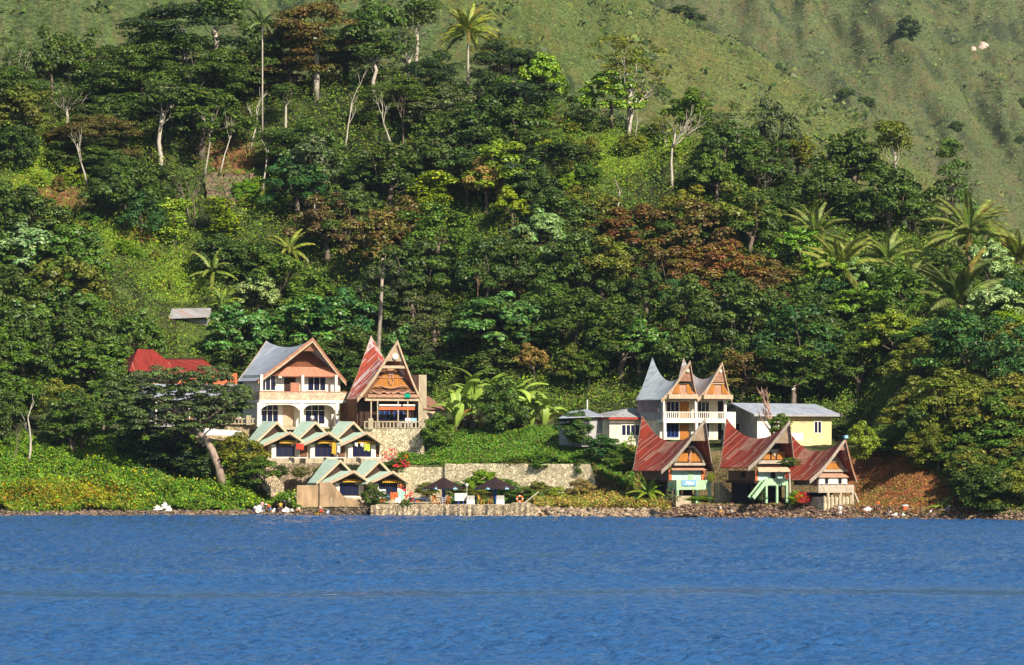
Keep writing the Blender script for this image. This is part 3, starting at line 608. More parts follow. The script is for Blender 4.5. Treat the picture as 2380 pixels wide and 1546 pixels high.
# ---------------------------------------------------------------- twin-gabled cream house
h = House('twin_gable_house', 'cream two-storey house with two pointed saddle roofs side by side', 'house', 1579, 630, 1022, 30); X, Z = h.X, h.Z
saddle(h, 88*h.k/h.c, 62*h.k/h.s*.9, 23*h.k/h.s, 4*h.k/h.s, Z(929), Z(840), Z(829), Z(886), GRYR, conc=.45, label='silver zinc left roof')
def twin_gable(x0, xs):
    barge(h, 0, TANB, .38, .1, .06)
    gcap(h, .42, PINKB)
    p = h.pt(1, 0, .5)
    gwall(h, -.75, Z(917), PINKB, 'gable_wall')
    for s_ in (-1, 1):
        a = Vector((x0+s_*.55, .22, Z(912))); MB().slab([(x0+s_*.6, -.86, Z(915)), (x0+s_*1.5, -.86, Z(915)), (x0+s_*.85, -.86, Z(893)), (x0+s_*.45, -.86, Z(893))], (0, .08, 0)).build('carved_panel', ORANGE, h.r)
    h.bx('gable_opening', DKG, (x0-.6, x0+.6, -.9, -.78, Z(890), Z(881))); h.bx('gable_sill', TANB, (x0-.85, x0+.85, -.95, -.76, Z(892.5), Z(890.1)))
    h.bx('gable_beam', TANB, (x0-2.1, x0+2.1, -1.0, -.6, Z(927), Z(917)))
    MB().lathe([(0, .05), (.2, .05), (.24, 0)], 12).build('round_emblem', WHITE2, h.r).matrix_local = Matrix.Translation((x0, h.pt(1, 0, .2).y-.04, Z(862))) @ Matrix.Rotation(PI/2, 4, 'X')
twin_gable(0, 1)
x2 = 83*h.k/h.c
saddle(h, 84*h.k/h.c, 62*h.k/h.s*.9, 17*h.k/h.s, 12*h.k/h.s, Z(929), Z(842), Z(828), Z(880), RSTR, x0=x2, conc=.45, label='rust-streaked right roof')
twin_gable(x2, 1)
xl, xm, xr = X(1541), X(1618), X(1690); zf = Z(976); yb = 5.5
h.bx('wall', WHITE2, (xl+.3, xr-.3, 1.3, yb, 0, Z(928))); h.bx('end_wall', GREYW, (xl, xl+.29, .5, yb, zf, Z(928)))
h.bx('side_wing', paint('mauve_boards', (.30, .22, .22)), (xl-.15, xl-.003, 1, 62*h.k/h.s*.9, Z(958), Z(927)))
h.bx('balcony_slab', WHITE, (xl-.1, xr+.1, -.2, 1.3, zf-.35, zf+.05)); railing(h, xl, xr, -.1, zf+.05, Z(957), WHITE, .3, .1)
posts(h, [xl+.1, xm, xr-.1], -.05, 0, zf-.355, WHITE, .36, 'column'); posts(h, [xl+.1, xm, xr-.1], .1, zf+.055, Z(928), WHITE, .3, 'column')
for a, b, z0, z1 in ((1549, 1579, zf+.1, Z(933)), (1623, 1651, zf+.1, Z(933)), (1550, 1578, .2, Z(984)), (1626, 1650, .2, Z(984))): window(h, X(a, 1.3), X(b, 1.3), z0+.1, z1, 1.3, 3, BLUEP if z0 < 1 else WHITE, .06)
door(h, X(1581, 1.3), X(1602, 1.3), zf+.05, Z(934), 1.3, ORANGE); door(h, X(1581, 1.3), X(1602, 1.3), 0, Z(985), 1.3, ORANGE)
h.bx('dark_opening', DKG, (X(1672, 1.3), X(1684, 1.3), 1.2, 1.299, 0, Z(984)), (X(1672, 1.3), X(1684, 1.3), 1.2, 1.299, zf+.1, Z(934)))
h.bx('side_balcony', WHITE, (xr+.1, xr+1.6, .3, 3.5, zf-1.2, zf+1.0))
# ---------------------------------------------------------------- yellow house
h = House('yellow_house', 'yellow single-storey house with pale zinc roof and white left end', 'house', 1840, 636, 1030, 30); X, Z = h.X, h.Z
dp = 43*h.k/h.s; xl, xm, xr = X(1758), X(1822), X(1936)
h.bx('wall', YELLOW, (xm+.001, xr, 0, 2*dp-.8, -.5, Z(962))); h.bx('white_wall', WHITE, (xl, xm, -.003, 2*dp-.8, -.5, Z(962)))
MB().slab([(xl-.012, .05, Z(963)), (xl-.012, dp, Z(941)), (xl-.012, 2*dp-.8, Z(963))], (.3, 0, 0)).build('gable', GREYW, h.r)
h.bx('side_wall', GREYW, (xl-.02, xl-.003, 0, 2*dp-.8, -.5, Z(963)))  # grey skin, like the gable: shade of the left end put into colour
e = 1.0
for nm, ya, yb_ in (('roof', -.8, dp), ('roof', 2*dp, dp)):
    A = [(xl-e, ya, Z(963)), (xr+1.2, ya, Z(965)), (xr+.6, yb_, Z(938)), (xl-e, yb_, Z(936))]
    MB().add([Vector(p) for p in A]+[Vector(p)-Vector((0, 0, .12)) for p in A], [(0, 1, 2, 3), (7, 6, 5, 4), (0, 4, 5, 1), (3, 7, 4, 0), (1, 5, 6, 2)], 0, [(p[0], p[1]) for p in A]*2).build('roof', ZINC, h.r)
h.bx('fascia', GREYW, (xl-e, xr+1.1, -.86, -.8, Z(968), Z(964)))
window(h, X(1893), X(1912), Z(1008), Z(978), 0, 2, WHITE, .12); h.bx('vent', TANB, (X(1863), X(1876), -.04, 0, Z(982), Z(977)))
h.bx('plinth', CONC, (xl-.4, xr+.8, -1.4, -.02, -1.2, -.3))
f = MB().box(xl-.06, xl-.02, dp*.9, dp*1.15, Z(1000), Z(985)).build('window', DKG, h.r)
f = thing('rooftop_antenna', 'thin antenna mast above the yellow house roof', 'antenna', h.wp(X(1851, dp), dp, Z(938)))
MB().tube([(0, 0, -.3), (0, 0, 1.9)], .025, 5).build('mast', GREYW, f); MB().beam((-.25, 0, 1.8), (.2, 0, 1.95), .04, .1).box(-.2, -.16, -.3, .3, 1.75, 1.79).build('aerial', WHITE, f)
f = thing('vent_pipe', 'white pipe standing on the bungalow wing roof', 'pipe', P(1365, 961, 641)); MB().tube([(0, 0, -.3), (0, 0, 1.7)], .09, 8).build('pipe', WHITE, f)
# ---------------------------------------------------------------- three red saddle-roofed houses
def red_house(label, u0, Y, vb, W, shift, lf, lb, ve, vf, vk, vm, conc=.4, phi=30):
    h = House('saddle_roof_house', label, 'house', u0, Y, vb, phi, 'red saddle-roofed houses on the shore')
    saddle(h, W*h.k/h.c, shift*h.k/h.s, lf*h.k/h.s, lb*h.k/h.s, h.Z(ve), h.Z(vf), h.Z(vk), h.Z(vm), REDR, conc=conc, ns=20, nt=12)
    barge(h, 0, WOODL, .42, .12); barge(h, 1, WOODL, .35); return h
h = red_house('red saddle-roofed house with blue sign on its green balcony', 1597, 610, 1165, 124, 62, 39, 38, 1094, 973, 967, 1027); X, Z = h.X, h.Z
gcap(h, .36, TANB); gwall(h, -.35, Z(1076), DARKW, 'gable_wall')
mb = MB().tube([(-2.0, -.5, Z(1074)), (-1.35, -.5, Z(1052)), (-.5, -.5, Z(1038)), (.5, -.5, Z(1038)), (1.35, -.5, Z(1052)), (2.0, -.5, Z(1074))], .2, 6); mb.build('gable_arch', WOODL, h.r)
h.bx('carved_panel', ORANGE, (-1.55, -.15, -.45, -.36, Z(1073), Z(1050)), (.2, 1.55, -.45, -.36, Z(1073), Z(1050)))
MB().tube([(0, -.6, Z(1080)), (-.1, -.65, Z(1066)), (.15, -.6, Z(1052)), (0, -.6, Z(1040))], .14, 6).box(-.35, .35, -.65, -.5, Z(1050), Z(1046)).build('gable_carving', PINKB, h.r)
xl, xr = X(1556), X(1636)
h.bx('tie_beam', WOODL, (xl+.2, xr-.2, -.7, -.1, Z(1082), Z(1076)))
MB().slab([(xl-.1, -.7, Z(1093)), (xr+.1, -.7, Z(1093)), (xr-.4, .2, Z(1083)), (xl+.4, .2, Z(1083))], (0, .12, .02)).build('sloping_board', PINKB, h.r)
def lower_body(h, xl, xr, wallm, v1, v2, D, side=BROWN2):
    Z = h.Z; h.bx('wall', wallm, (xl, xr, .1, D, Z(v2), Z(v1))); h.bx('side_wall', side, (xl-.12, xl-.003, .15, D-.1, Z(v2), Z(v1)), (xr+.003, xr+.12, .15, D-.1, Z(v2), Z(v1)))
    h.bx('floor_beam', DARKW, (xl-.3, xr+.3, 0, D+.2, Z(v2)-.3, Z(v2)-.003))
    posts(h, [xl+.3, (xl+xr)/2, xr-.3], 1.2, -.6, Z(v2)-.3, DARKW, .3, 'pile'); posts(h, [xl+.3, (xl+xr)/2, xr-.3], D-.5, -.6, Z(v2)-.3, DARKW, .3, 'pile')
    h.bx('underfloor_shade', DKG, (xl+.2, xr-.2, 2.2, D-.3, -.8, Z(v2)-.31))  # near-black block: shade under the raised floor put into colour
lower_body(h, xl, xr, AQUA, 1092, 1116, 62*h.k/h.s)
h.bx('corner_board', ORP, (xl-.14, xl+.28, -.02, .099, Z(1116), Z(1092)), (xr-.28, xr+.14, -.02, .099, Z(1116), Z(1092))); h.bx('door', GREENP, (X(1600), X(1612), .02, .1, Z(1116), Z(1093)))
bl, br = X(1569, -1.8), X(1651, -1.8)
h.bx('balcony', GREENP, (bl, br, -1.95, -1.8, Z(1138), Z(1116)), (bl, bl+.15, -1.8, .05, Z(1138), Z(1118)), (br-.15, br, -1.8, .05, Z(1138), Z(1118)), (bl+.15, br-.15, -1.8, .09, Z(1138), Z(1136)))
posts(h, [bl+.15, X(1617, -1.8), br-.15], -1.85, -.3, Z(1138), GREENP, .3)
sg = thing('shop_sign', 'blue sign with white slanted lettering on the green balcony', 'sign', h.wp(X(1599.5, -2), -2.03, Z(1122.5)), math.radians(30))
MB().box(-1.0, 1.0, -.04, .04, -.32, .32).build('sign_board', paint('sign_blue', (.20, .42, .72), .5, .1), sg)
def lettering(txt, size, parent, mat, loc, shear=0, name='lettering'):
    c = bpy.data.curves.new('txt', 'FONT'); c.body = txt; c.size = size; c.shear = shear; c.extrude = .01; c.align_x = 'CENTER'; c.align_y = 'CENTER'; c.offset = .008
    o = bpy.data.objects.new('tmp', c); COL.objects.link(o); bpy.context.view_layer.update(); me = bpy.data.meshes.new_from_object(o); bpy.data.objects.remove(o); bpy.data.curves.remove(c)
    me.materials.clear(); me.materials.append(mat); l = link(name, me, parent); l.location = loc; l.rotation_euler = (PI/2, 0, 0); return l
lettering('Nias', .66, sg, paint('sign_white', (.85, .82, .8), .5, .1), (0, -.06, 0), .45)
mb = MB()
for i in range(7): mb.box(X(1640)+i*.42, X(1640)+(i+1)*.42, -3.2, -1.9, -.5, 2.2-i*.36)
finish(mb.build('concrete_stairs', CONC, h.r)); h.bx('front_wall', CONC, (X(1568, -2.4), X(1604, -2.4), -2.5, -2.3, -.6, Z(1152)))
R1 = h
h = red_house('red saddle-roofed house with pale green stair and balcony, middle of the three', 1793, 603, 1163, 114, 60, 38, 37, 1087, 978, 972, 1019); X, Z = h.X, h.Z
gcap(h, .40, TANB); gwall(h, -.35, Z(1070), DARKW, 'gable_wall'); h.bx('carved_panel', ORANGE, (-1.6, -.5, -.45, -.36, Z(1068), Z(1048)), (-.25, .25, -.45, -.36, Z(1068), Z(1054)), (.5, 1.6, -.45, -.36, Z(1068), Z(1050)))
MB().slab([(-.75, -.6, Z(1044)), (.75, -.6, Z(1044)), (.3, -.6, Z(1054)), (.1, -.6, Z(1062)), (-.2, -.6, Z(1054))], (0, .12, 0)).build('gable_carving', WOODL, h.r)
h.bx('tie_beam', WOODL, (X(1755), X(1832), -.7, -.1, Z(1078), Z(1070)))
xl, xr = X(1757), X(1832); MB().slab([(xl-.1, -.7, Z(1097)), (xr+.1, -.7, Z(1097)), (xr-.2, .2, Z(1080)), (xl+.2, .2, Z(1080))], (0, .12, .02)).build('sloping_board', TANB, h.r)
lower_body(h, xl, xr, AQUA, 1094, 1117, 60*h.k/h.s, BROWN)
h.bx('corner_board', ORP, (xl-.14, xl+.2, -.02, .099, Z(1117), Z(1094))); h.bx('door', DKG, (X(1792), X(1803), .02, .1, Z(1112), Z(1096)))
bl, br = X(1775, -1.8), X(1829, -1.8)
h.bx('balcony', GREENP, (bl, br, -1.95, -1.8, Z(1128), Z(1112)), (br-.15, br, -1.8, .05, Z(1128), Z(1112)), (bl, br-.15, -1.8, .09, Z(1130), Z(1127.9)))
posts(h, [bl+.15, X(1803, -1.8), br-.15], -1.85, -.3, Z(1128), GREENP, .26)
a = Vector((bl-.1, -1.4, Z(1118))); b = Vector((X(1738, -1.4), -1.4, .3)); mb = MB()
for o_ in (0, -.9): mb.beam(a+Vector((0, o_, 0)), b+Vector((0, o_, 0)), .12, .45)
for i in range(8): p = a.lerp(b, (i+.5)/8); mb.box(p.x-.15, p.x+.15, p.y-.85, p.y-.05, p.z-.05, p.z+.02)
mb.build('stair', GREENP, h.r)
h.bx('side_window', DKG, (X(1757)-.14, X(1757)-.121, 2.2, 3.2, Z(1110), Z(1098)))
R2 = h
h = red_house('red saddle-roofed house on tall pale posts, rightmost on the shore', 1936, 600, 1170, 114, 52, 25, 40, 1116, 1019, 1005, 1049); X, Z = h.X, h.Z
barge(h, 0, ORP, .12, .06, .14, 'bargeboard_trim', (1,))
gcap(h, .22, PINKB); gwall(h, .1, Z(1092), TANB, 'gable_wall'); h.bx('gable_opening', ORANGE, (-.9, .9, .01, .09, Z(1090), Z(1076))); h.bx('gable_slats', PINKB, (-1.3, 1.3, -.1, .08, Z(1075), Z(1072)), (-1.1, 1.1, -.1, .08, Z(1068), Z(1065.5)), (-.8, .8, -.1, .08, Z(1061), Z(1059)), (-.5, .5, -.2, .05, Z(1054), Z(1052)))
h.bx('tie_beam', WOODL, (X(1902), X(1975), -.1, .5, Z(1097), Z(1091)))
xl, xr = X(1900), X(1968); MB().slab([(xl-.2, -.5, Z(1110)), (xr+.1, -.5, Z(1110)), (xr-.2, .3, Z(1098)), (xl+.2, .3, Z(1098))], (0, .12, .02)).build('sloping_board', PINKB, h.r)
h.bx('wall', WHITE, (xl, xr, -.2, 5, Z(1126), Z(1109))); h.bx('side_wall', BROWN2, (xl-.12, xl-.003, -.1, 5, Z(1128), Z(1109)))
for i in range(6): window(h, xl+.15+i*(xr-xl-.2)/6, xl+.05+(i+1)*(xr-xl-.2)/6, Z(1125), Z(1111), -.2, 1, WOODL, .05) if i in (1, 4) else h.bx('shutter', paint('shutter_white', (.82, .78, .68)), (xl+.15+i*(xr-xl-.2)/6, xl+.05+(i+1)*(xr-xl-.2)/6, -.27, -.2, Z(1125), Z(1111)))
bl, br = X(1897, -1.5), X(1983, -1.5)
h.bx('balcony', paint('weathered_cement_board', (.50, .42, .31), .9, .35, 2), (bl, br, -1.65, -1.5, Z(1145), Z(1127)), (br-.15, br, -1.5, 0, Z(1145), Z(1127)), (bl, br-.15, -1.5, 5, Z(1145), Z(1143)))
posts(h, [X(1921, -1.5), X(1951, -1.5), br-.2], -1.55, -.8, Z(1145), WOODL, .26); posts(h, [bl+.4, br-.4], 2.5, -.8, Z(1145), DARKW, .26, 'pile')
MB().beam((br+.1, -1.5, Z(1145)), (br+1.2, -1.6, -1.0), .24, .2).build('brace', WOODL, h.r)
h.bx('underfloor_shade', DKG, (bl+.5, br-.6, 3, 5, -.6, Z(1146)))  # same near-black block for the shade behind the posts
h.bx('rubble_foundation', STONE, (X(1910, -1.8), X(1972, -1.8), -1.9, 2.0, -1.0, Z(1155)))
for i, x in enumerate(np.linspace(X(1911, -1.9), X(1974, -1.9), 8)): h.bx('fence_stake', CONC, (x-.12, x+.12, -2.1, -1.91, -.9, Z(1151)+random.uniform(-.15, .15)))
h.bx('finial_box', LBLUE, (-.22, .22, -h.lf-.35, -h.lf+.1, Z(1019), Z(1012)))
R3 = h
# ---------------------------------------------------------------- plant meshes
LEAF = leafmat('tree_leaves'); BARK = paint('grey_brown_bark', (.20, .15, .11), .9, .4, 2); PALE = paint('pale_bark', (.50, .44, .34), .85, .3, 2)
BARKD = paint('dark_bark', (.09, .065, .05), .9, .4, 2); TINT = leafmat('plant_leaves', .2, .25, True); GLOSSY = leafmat('glossy_leaves', .2, .7)
def quads(C, N, ln, wd, r, aspect_jit=.3, updir=None):
    """flat leaf sprays: centre C, facing N"""
    n = len(C); N = N/np.maximum(np.linalg.norm(N, axis=1, keepdims=True), 1e-6)
    a = r.randn(n, 3) if updir is None else updir+r.randn(n, 3)*.35
    T = np.cross(N, a); T /= np.maximum(np.linalg.norm(T, axis=1, keepdims=True), 1e-6); B = np.cross(N, T)
    l = (ln*(1+aspect_jit*r.randn(n)))[:, None]*.5; w = (wd*(1+aspect_jit*r.randn(n)))[:, None]*.5
    k = l*.35*N
    V = np.stack([C-B*l-k, C+T*w, C+B*l-k, C-T*w], 1).reshape(-1, 3); return V, np.arange(n*4).reshape(-1, 4)
def clump_leaves(r, cen, rad, nleaf, flat=1.0, up=.35):
    """leaves over the upper shell of each clump"""
    Cs = []; Ns = []
    for c, R_ in zip(cen, rad):
        m = max(4, int(nleaf*(R_**2))); d = r.randn(m, 3); d /= np.linalg.norm(d, axis=1, keepdims=True); d[:, 2] = np.where(d[:, 2] < -.35, -d[:, 2], d[:, 2])
        q = R_*(.62+.45*r.rand(m)**.6)[:, None]; p = d*q; p[:, 2] *= flat; Cs.append(c+p); Ns.append(d+np.array([0, 0, up])+r.randn(m, 3)*.38)
    return np.concatenate(Cs), np.concatenate(Ns)
def trunk_mesh(name, tips, hb, r, r0=.22, mat=None, lean=(0, 0), nf=7, kink=.1):
    mb = MB(); mb.smooth = True; top = Vector((lean[0], lean[1], hb)); pts = [Vector((0, 0, -.6))]
    for i in range(1, 5): q = i/4; pts.append(top*q+Vector((r.randn()*kink*q, r.randn()*kink*q, 0)))
    mb.tube(pts, [r0*(1.25-.5*i/4) for i in range(5)], 7)
    for t_ in tips[:nf]:
        t_ = Vector(t_); st = pts[2].lerp(pts[4], .25+.75*r.rand()); mid = st.lerp(t_, .5)+Vector((r.randn()*.2, r.randn()*.2, -.15*(t_-st).length))
        mb.tube([st, mid, mid.lerp(t_, .6)+Vector((r.randn()*.15, r.randn()*.15, .1)), t_], [r0*.36, r0*.22, r0*.12, r0*.04], 5)
    return mb.mesh(name, mat or BARK)
PROTO = {}
def proto(kind, seed):
    """unit trees about 10 m tall; returns (crown mesh, trunk mesh, height, width)"""
    key = (kind, seed)
    if key in PROTO: return PROTO[key]
    r = np.random.RandomState(seed*31+{'broad':1,'round':2,'umbrella':3,'tall':4,'cone':5,'shrub':6,'airy':7,'lumpy':8,'column':9,'banded':10,'bushy':11}[kind])
    mat = LEAF; bark = BARK; up = .35; flat = 1; ll, lw = .33, .2
    if kind in ('broad', 'round', 'lumpy'):
        n = {'broad': 34, 'round': 30, 'lumpy': 46}[kind]; H_, Wd = 8.5, 3.9; n = int(n*1.45)
        d = r.randn(n, 3); d /= np.linalg.norm(d, axis=1, keepdims=True); d[:, 2] = np.abs(d[:, 2])*1.35-.62
        rr = .55+.5*r.rand(n)**.7
        if kind == 'broad': rr *= (1+.28*np.sin(np.arctan2(d[:, 1], d[:, 0])*3+seed))
        cen = d*rr[:, None]*np.array([Wd, Wd, 4.5])*.86+np.array([0, 0, 4.6]); rad = .42+.62*r.rand(n)**1.2*(1 if kind != 'lumpy' else .7)
        C, N = clump_leaves(r, cen, rad, 215 if kind != 'lumpy' else 215, .8); hb = 3.2
        if kind == 'lumpy': mat = GLOSSY; ll, lw = .4, .25
    elif kind == 'umbrella':                                      # layered flat tiers
        n = 54; an = r.rand(n)*2*PI; q = np.sqrt(r.rand(n))*4.6; z = 7.9-.13*q**2+r.choice([0, -1.1, -2.3, -3.6], n, p=[.5, .25, .15, .1])+r.randn(n)*.5
        cen = np.stack([q*np.cos(an), q*np.sin(an), z], 1); rad = 1.0+.6*r.rand(n); C, N = clump_leaves(r, cen, rad, 185, .5, .7); hb = 5; ll, lw = .27, .15; bark = BARKD
    elif kind == 'banded':                                        # tall with wide horizontal boughs
        n = 58; z = 3.2+7.2*r.rand(n); R_ = 4.2*np.clip(1.15-abs(z-6.2)/5.2, .3, 1); an = r.rand(n)*2*PI; q = R_*(.35+.65*r.rand(n))
        z = np.round(z/1.3)*1.3+r.randn(n)*.38; cen = np.stack([q*np.cos(an), q*np.sin(an), z], 1); rad = .8+.6*r.rand(n); C, N = clump_leaves(r, cen, rad, 170, .45, .7); hb = 7.5; ll, lw = .27, .15; bark = PALE
    elif kind == 'tall':
        n = 20; d = r.randn(n, 3); d /= np.linalg.norm(d, axis=1, keepdims=True); cen = d*np.array([1.9, 1.9, 1.7])*(.5+.6*r.rand(n))[:, None]+np.array([0, 0, 9.3]); rad = .6+.6*r.rand(n)
        C, N = clump_leaves(r, cen, rad, 135, .7); hb = 7.6; bark = PALE; ll, lw = .29, .18
    elif kind == 'airy':                                          # open crown, many bare limbs
        n = 44; d = r.randn(n, 3); d /= np.linalg.norm(d, axis=1, keepdims=True); cen = d*np.array([3.8, 3.8, 3.6])*(.35+.7*r.rand(n))[:, None]+np.array([0, 0, 7.2]); rad = .45+.4*r.rand(n)
        C, N = clump_leaves(r, cen, rad, 130, .6); hb = 4.8; bark = PALE; ll, lw = .25, .15
    elif kind == 'cone':
        n = 46; z = r.rand(n)**1.15*8.2; R_ = 2.5*(1-z/9.2)**.8; an = r.rand(n)*2*PI; cen = np.stack([R_*np.cos(an)*(.4+.6*r.rand(n)), R_*np.sin(an)*(.4+.6*r.rand(n)), z+1.2], 1); rad = .6+.5*r.rand(n)*(1-z/12); C, N = clump_leaves(r, cen, rad, 125, .6, .2); hb = 6; ll, lw = .3, .15
    elif kind == 'column':
        n = 26; z = r.rand(n)*6.5+.9; an = r.rand(n)*2*PI; cen = np.stack([1.2*np.cos(an)*r.rand(n), 1.2*np.sin(an)*r.rand(n), z], 1); rad = .55+.5*r.rand(n); C, N = clump_leaves(r, cen, rad, 120, .9); hb = 4
    elif kind == 'bushy':
        n = 60; d = r.randn(n, 3); d /= np.linalg.norm(d, axis=1, keepdims=True); d[:, 2] = d[:, 2]*1.1; q = .6+.4*r.rand(n); cen = d*q[:, None]*np.array([3.1, 3.1, 3.3])+np.array([0, 0, 3.3]); cen[:, 2] = np.maximum(cen[:, 2], .4); rad = .6+.5*r.rand(n); C, N = clump_leaves(r, cen, rad, 190, .85); hb = 2; ll, lw = .36, .22
    elif kind == 'shrub':
        n = 15; d = r.randn(n, 3); d /= np.linalg.norm(d, axis=1, keepdims=True); d[:, 2] = abs(d[:, 2]); cen = d*np.array([1.3, 1.3, .9])*(.3+.7*r.rand(n))[:, None]+np.array([0, 0, .35]); rad = .4+.35*r.rand(n); C, N = clump_leaves(r, cen, rad, 260, .85); hb = .6; ll, lw = .22, .14
    nl = len(C); V, Q_ = quads(C, N, np.full(nl, ll), np.full(nl, lw), r)
    crown = npmesh('crown_'+kind, V, Q_, mat)
    order = r.permutation(len(cen)); tips = [cen[i]*np.array([.9, .9, 1]) for i in order]
    if kind == 'shrub': tr = trunk_mesh('trunk_'+kind, tips, hb, r, .05, bark, nf=5)
    else: tr = trunk_mesh('trunk_'+kind, tips, hb, r, {'umbrella': .26, 'banded': .22, 'airy': .2, 'tall': .17}.get(kind, .22), bark, nf={'airy': 13, 'banded': 11, 'tall': 8, 'umbrella': 11}.get(kind, 7))
    h_ = float(np.percentile(V[:, 2], 99.5)); w_ = float(np.percentile(V[:, 0], 98.5)-np.percentile(V[:, 0], 1.5))
    PROTO[key] = (crown, tr, h_, w_); return PROTO[key]
COLORS = {  # leaf albedo
 'dark green': (.065, .105, .026), 'deep green': (.045, .115, .035), 'green': (.095, .17, .03), 'teal green': (.10, .215, .055), 'bright green': (.20, .34, .045),
 'mint green': (.30, .42, .17), 'yellow-green': (.27, .34, .05), 'yellow': (.45, .36, .05), 'tan': (.36, .26, .10), 'brown': (.14, .10, .038), 'reddish brown': (.18, .10, .036),
 'orange': (.5, .17, .04), 'olive': (.16, .17, .035), 'grey-green': (.11, .135, .06), 'red': (.6, .04, .02), 'blackish green': (.03, .052, .022)}
KINDW = {'broad': 'spreading tree', 'round': 'round-crowned tree', 'umbrella': 'flat-topped tree', 'tall': 'slender pale-trunked tree', 'cone': 'conical tree', 'shrub': 'bush', 'airy': 'open-crowned tree', 'lumpy': 'dense glossy tree', 'column': 'narrow tree', 'banded': 'tall tier-branched tree', 'bushy': 'low bushy shrub'}
TREES = []
def tree(kind, color, base, H_, Wd, label=None, group=None, seed=None, name=None, cat=None, uv=None, bark=None, rz=None):
    seed = random.randint(0, 2) if seed is None else seed; crown, tr, ph, pw = proto(kind, seed)
    nm = name or ('bush' if kind == 'shrub' else 'tree'); t_ = thing(nm, label, cat or ('bush' if kind == 'shrub' else 'tree'), base, random.uniform(0, 6.28) if rz is None else rz, group)
    t_.scale = (Wd/pw, Wd/pw, H_/ph)
    c = link('crown', crown, t_); col = COLORS[color]; j = random.uniform(.85, 1.18); c.color = (col[0]*j*random.uniform(.9, 1.12), col[1]*j, col[2]*j*random.uniform(.85, 1.15), 1)
    w = link('stem' if kind == 'shrub' else 'trunk', tr, t_)
    if label is None: TREES.append((t_, kind, color, uv))
    return t_
def px2m(w, Y): return w*Y/F
def hero(kind, color, u, vt, H_, wpx, label, seed=None, Y=None, **kw):
    """tree whose top is seen at (u, vt); stands on the slope"""
    if Y is None:
        Y, z = hit(u, vt, H_, 20)
        if Y-float(YS(u)) > 133: H_ = PZ(vt, Y)-z
    else: z = gz(u, Y); H_ = PZ(vt, Y)-z
    return tree(kind, color, (PX(u, Y), Y, z-.1), H_, px2m(wpx, Y), label, seed=seed, **kw)
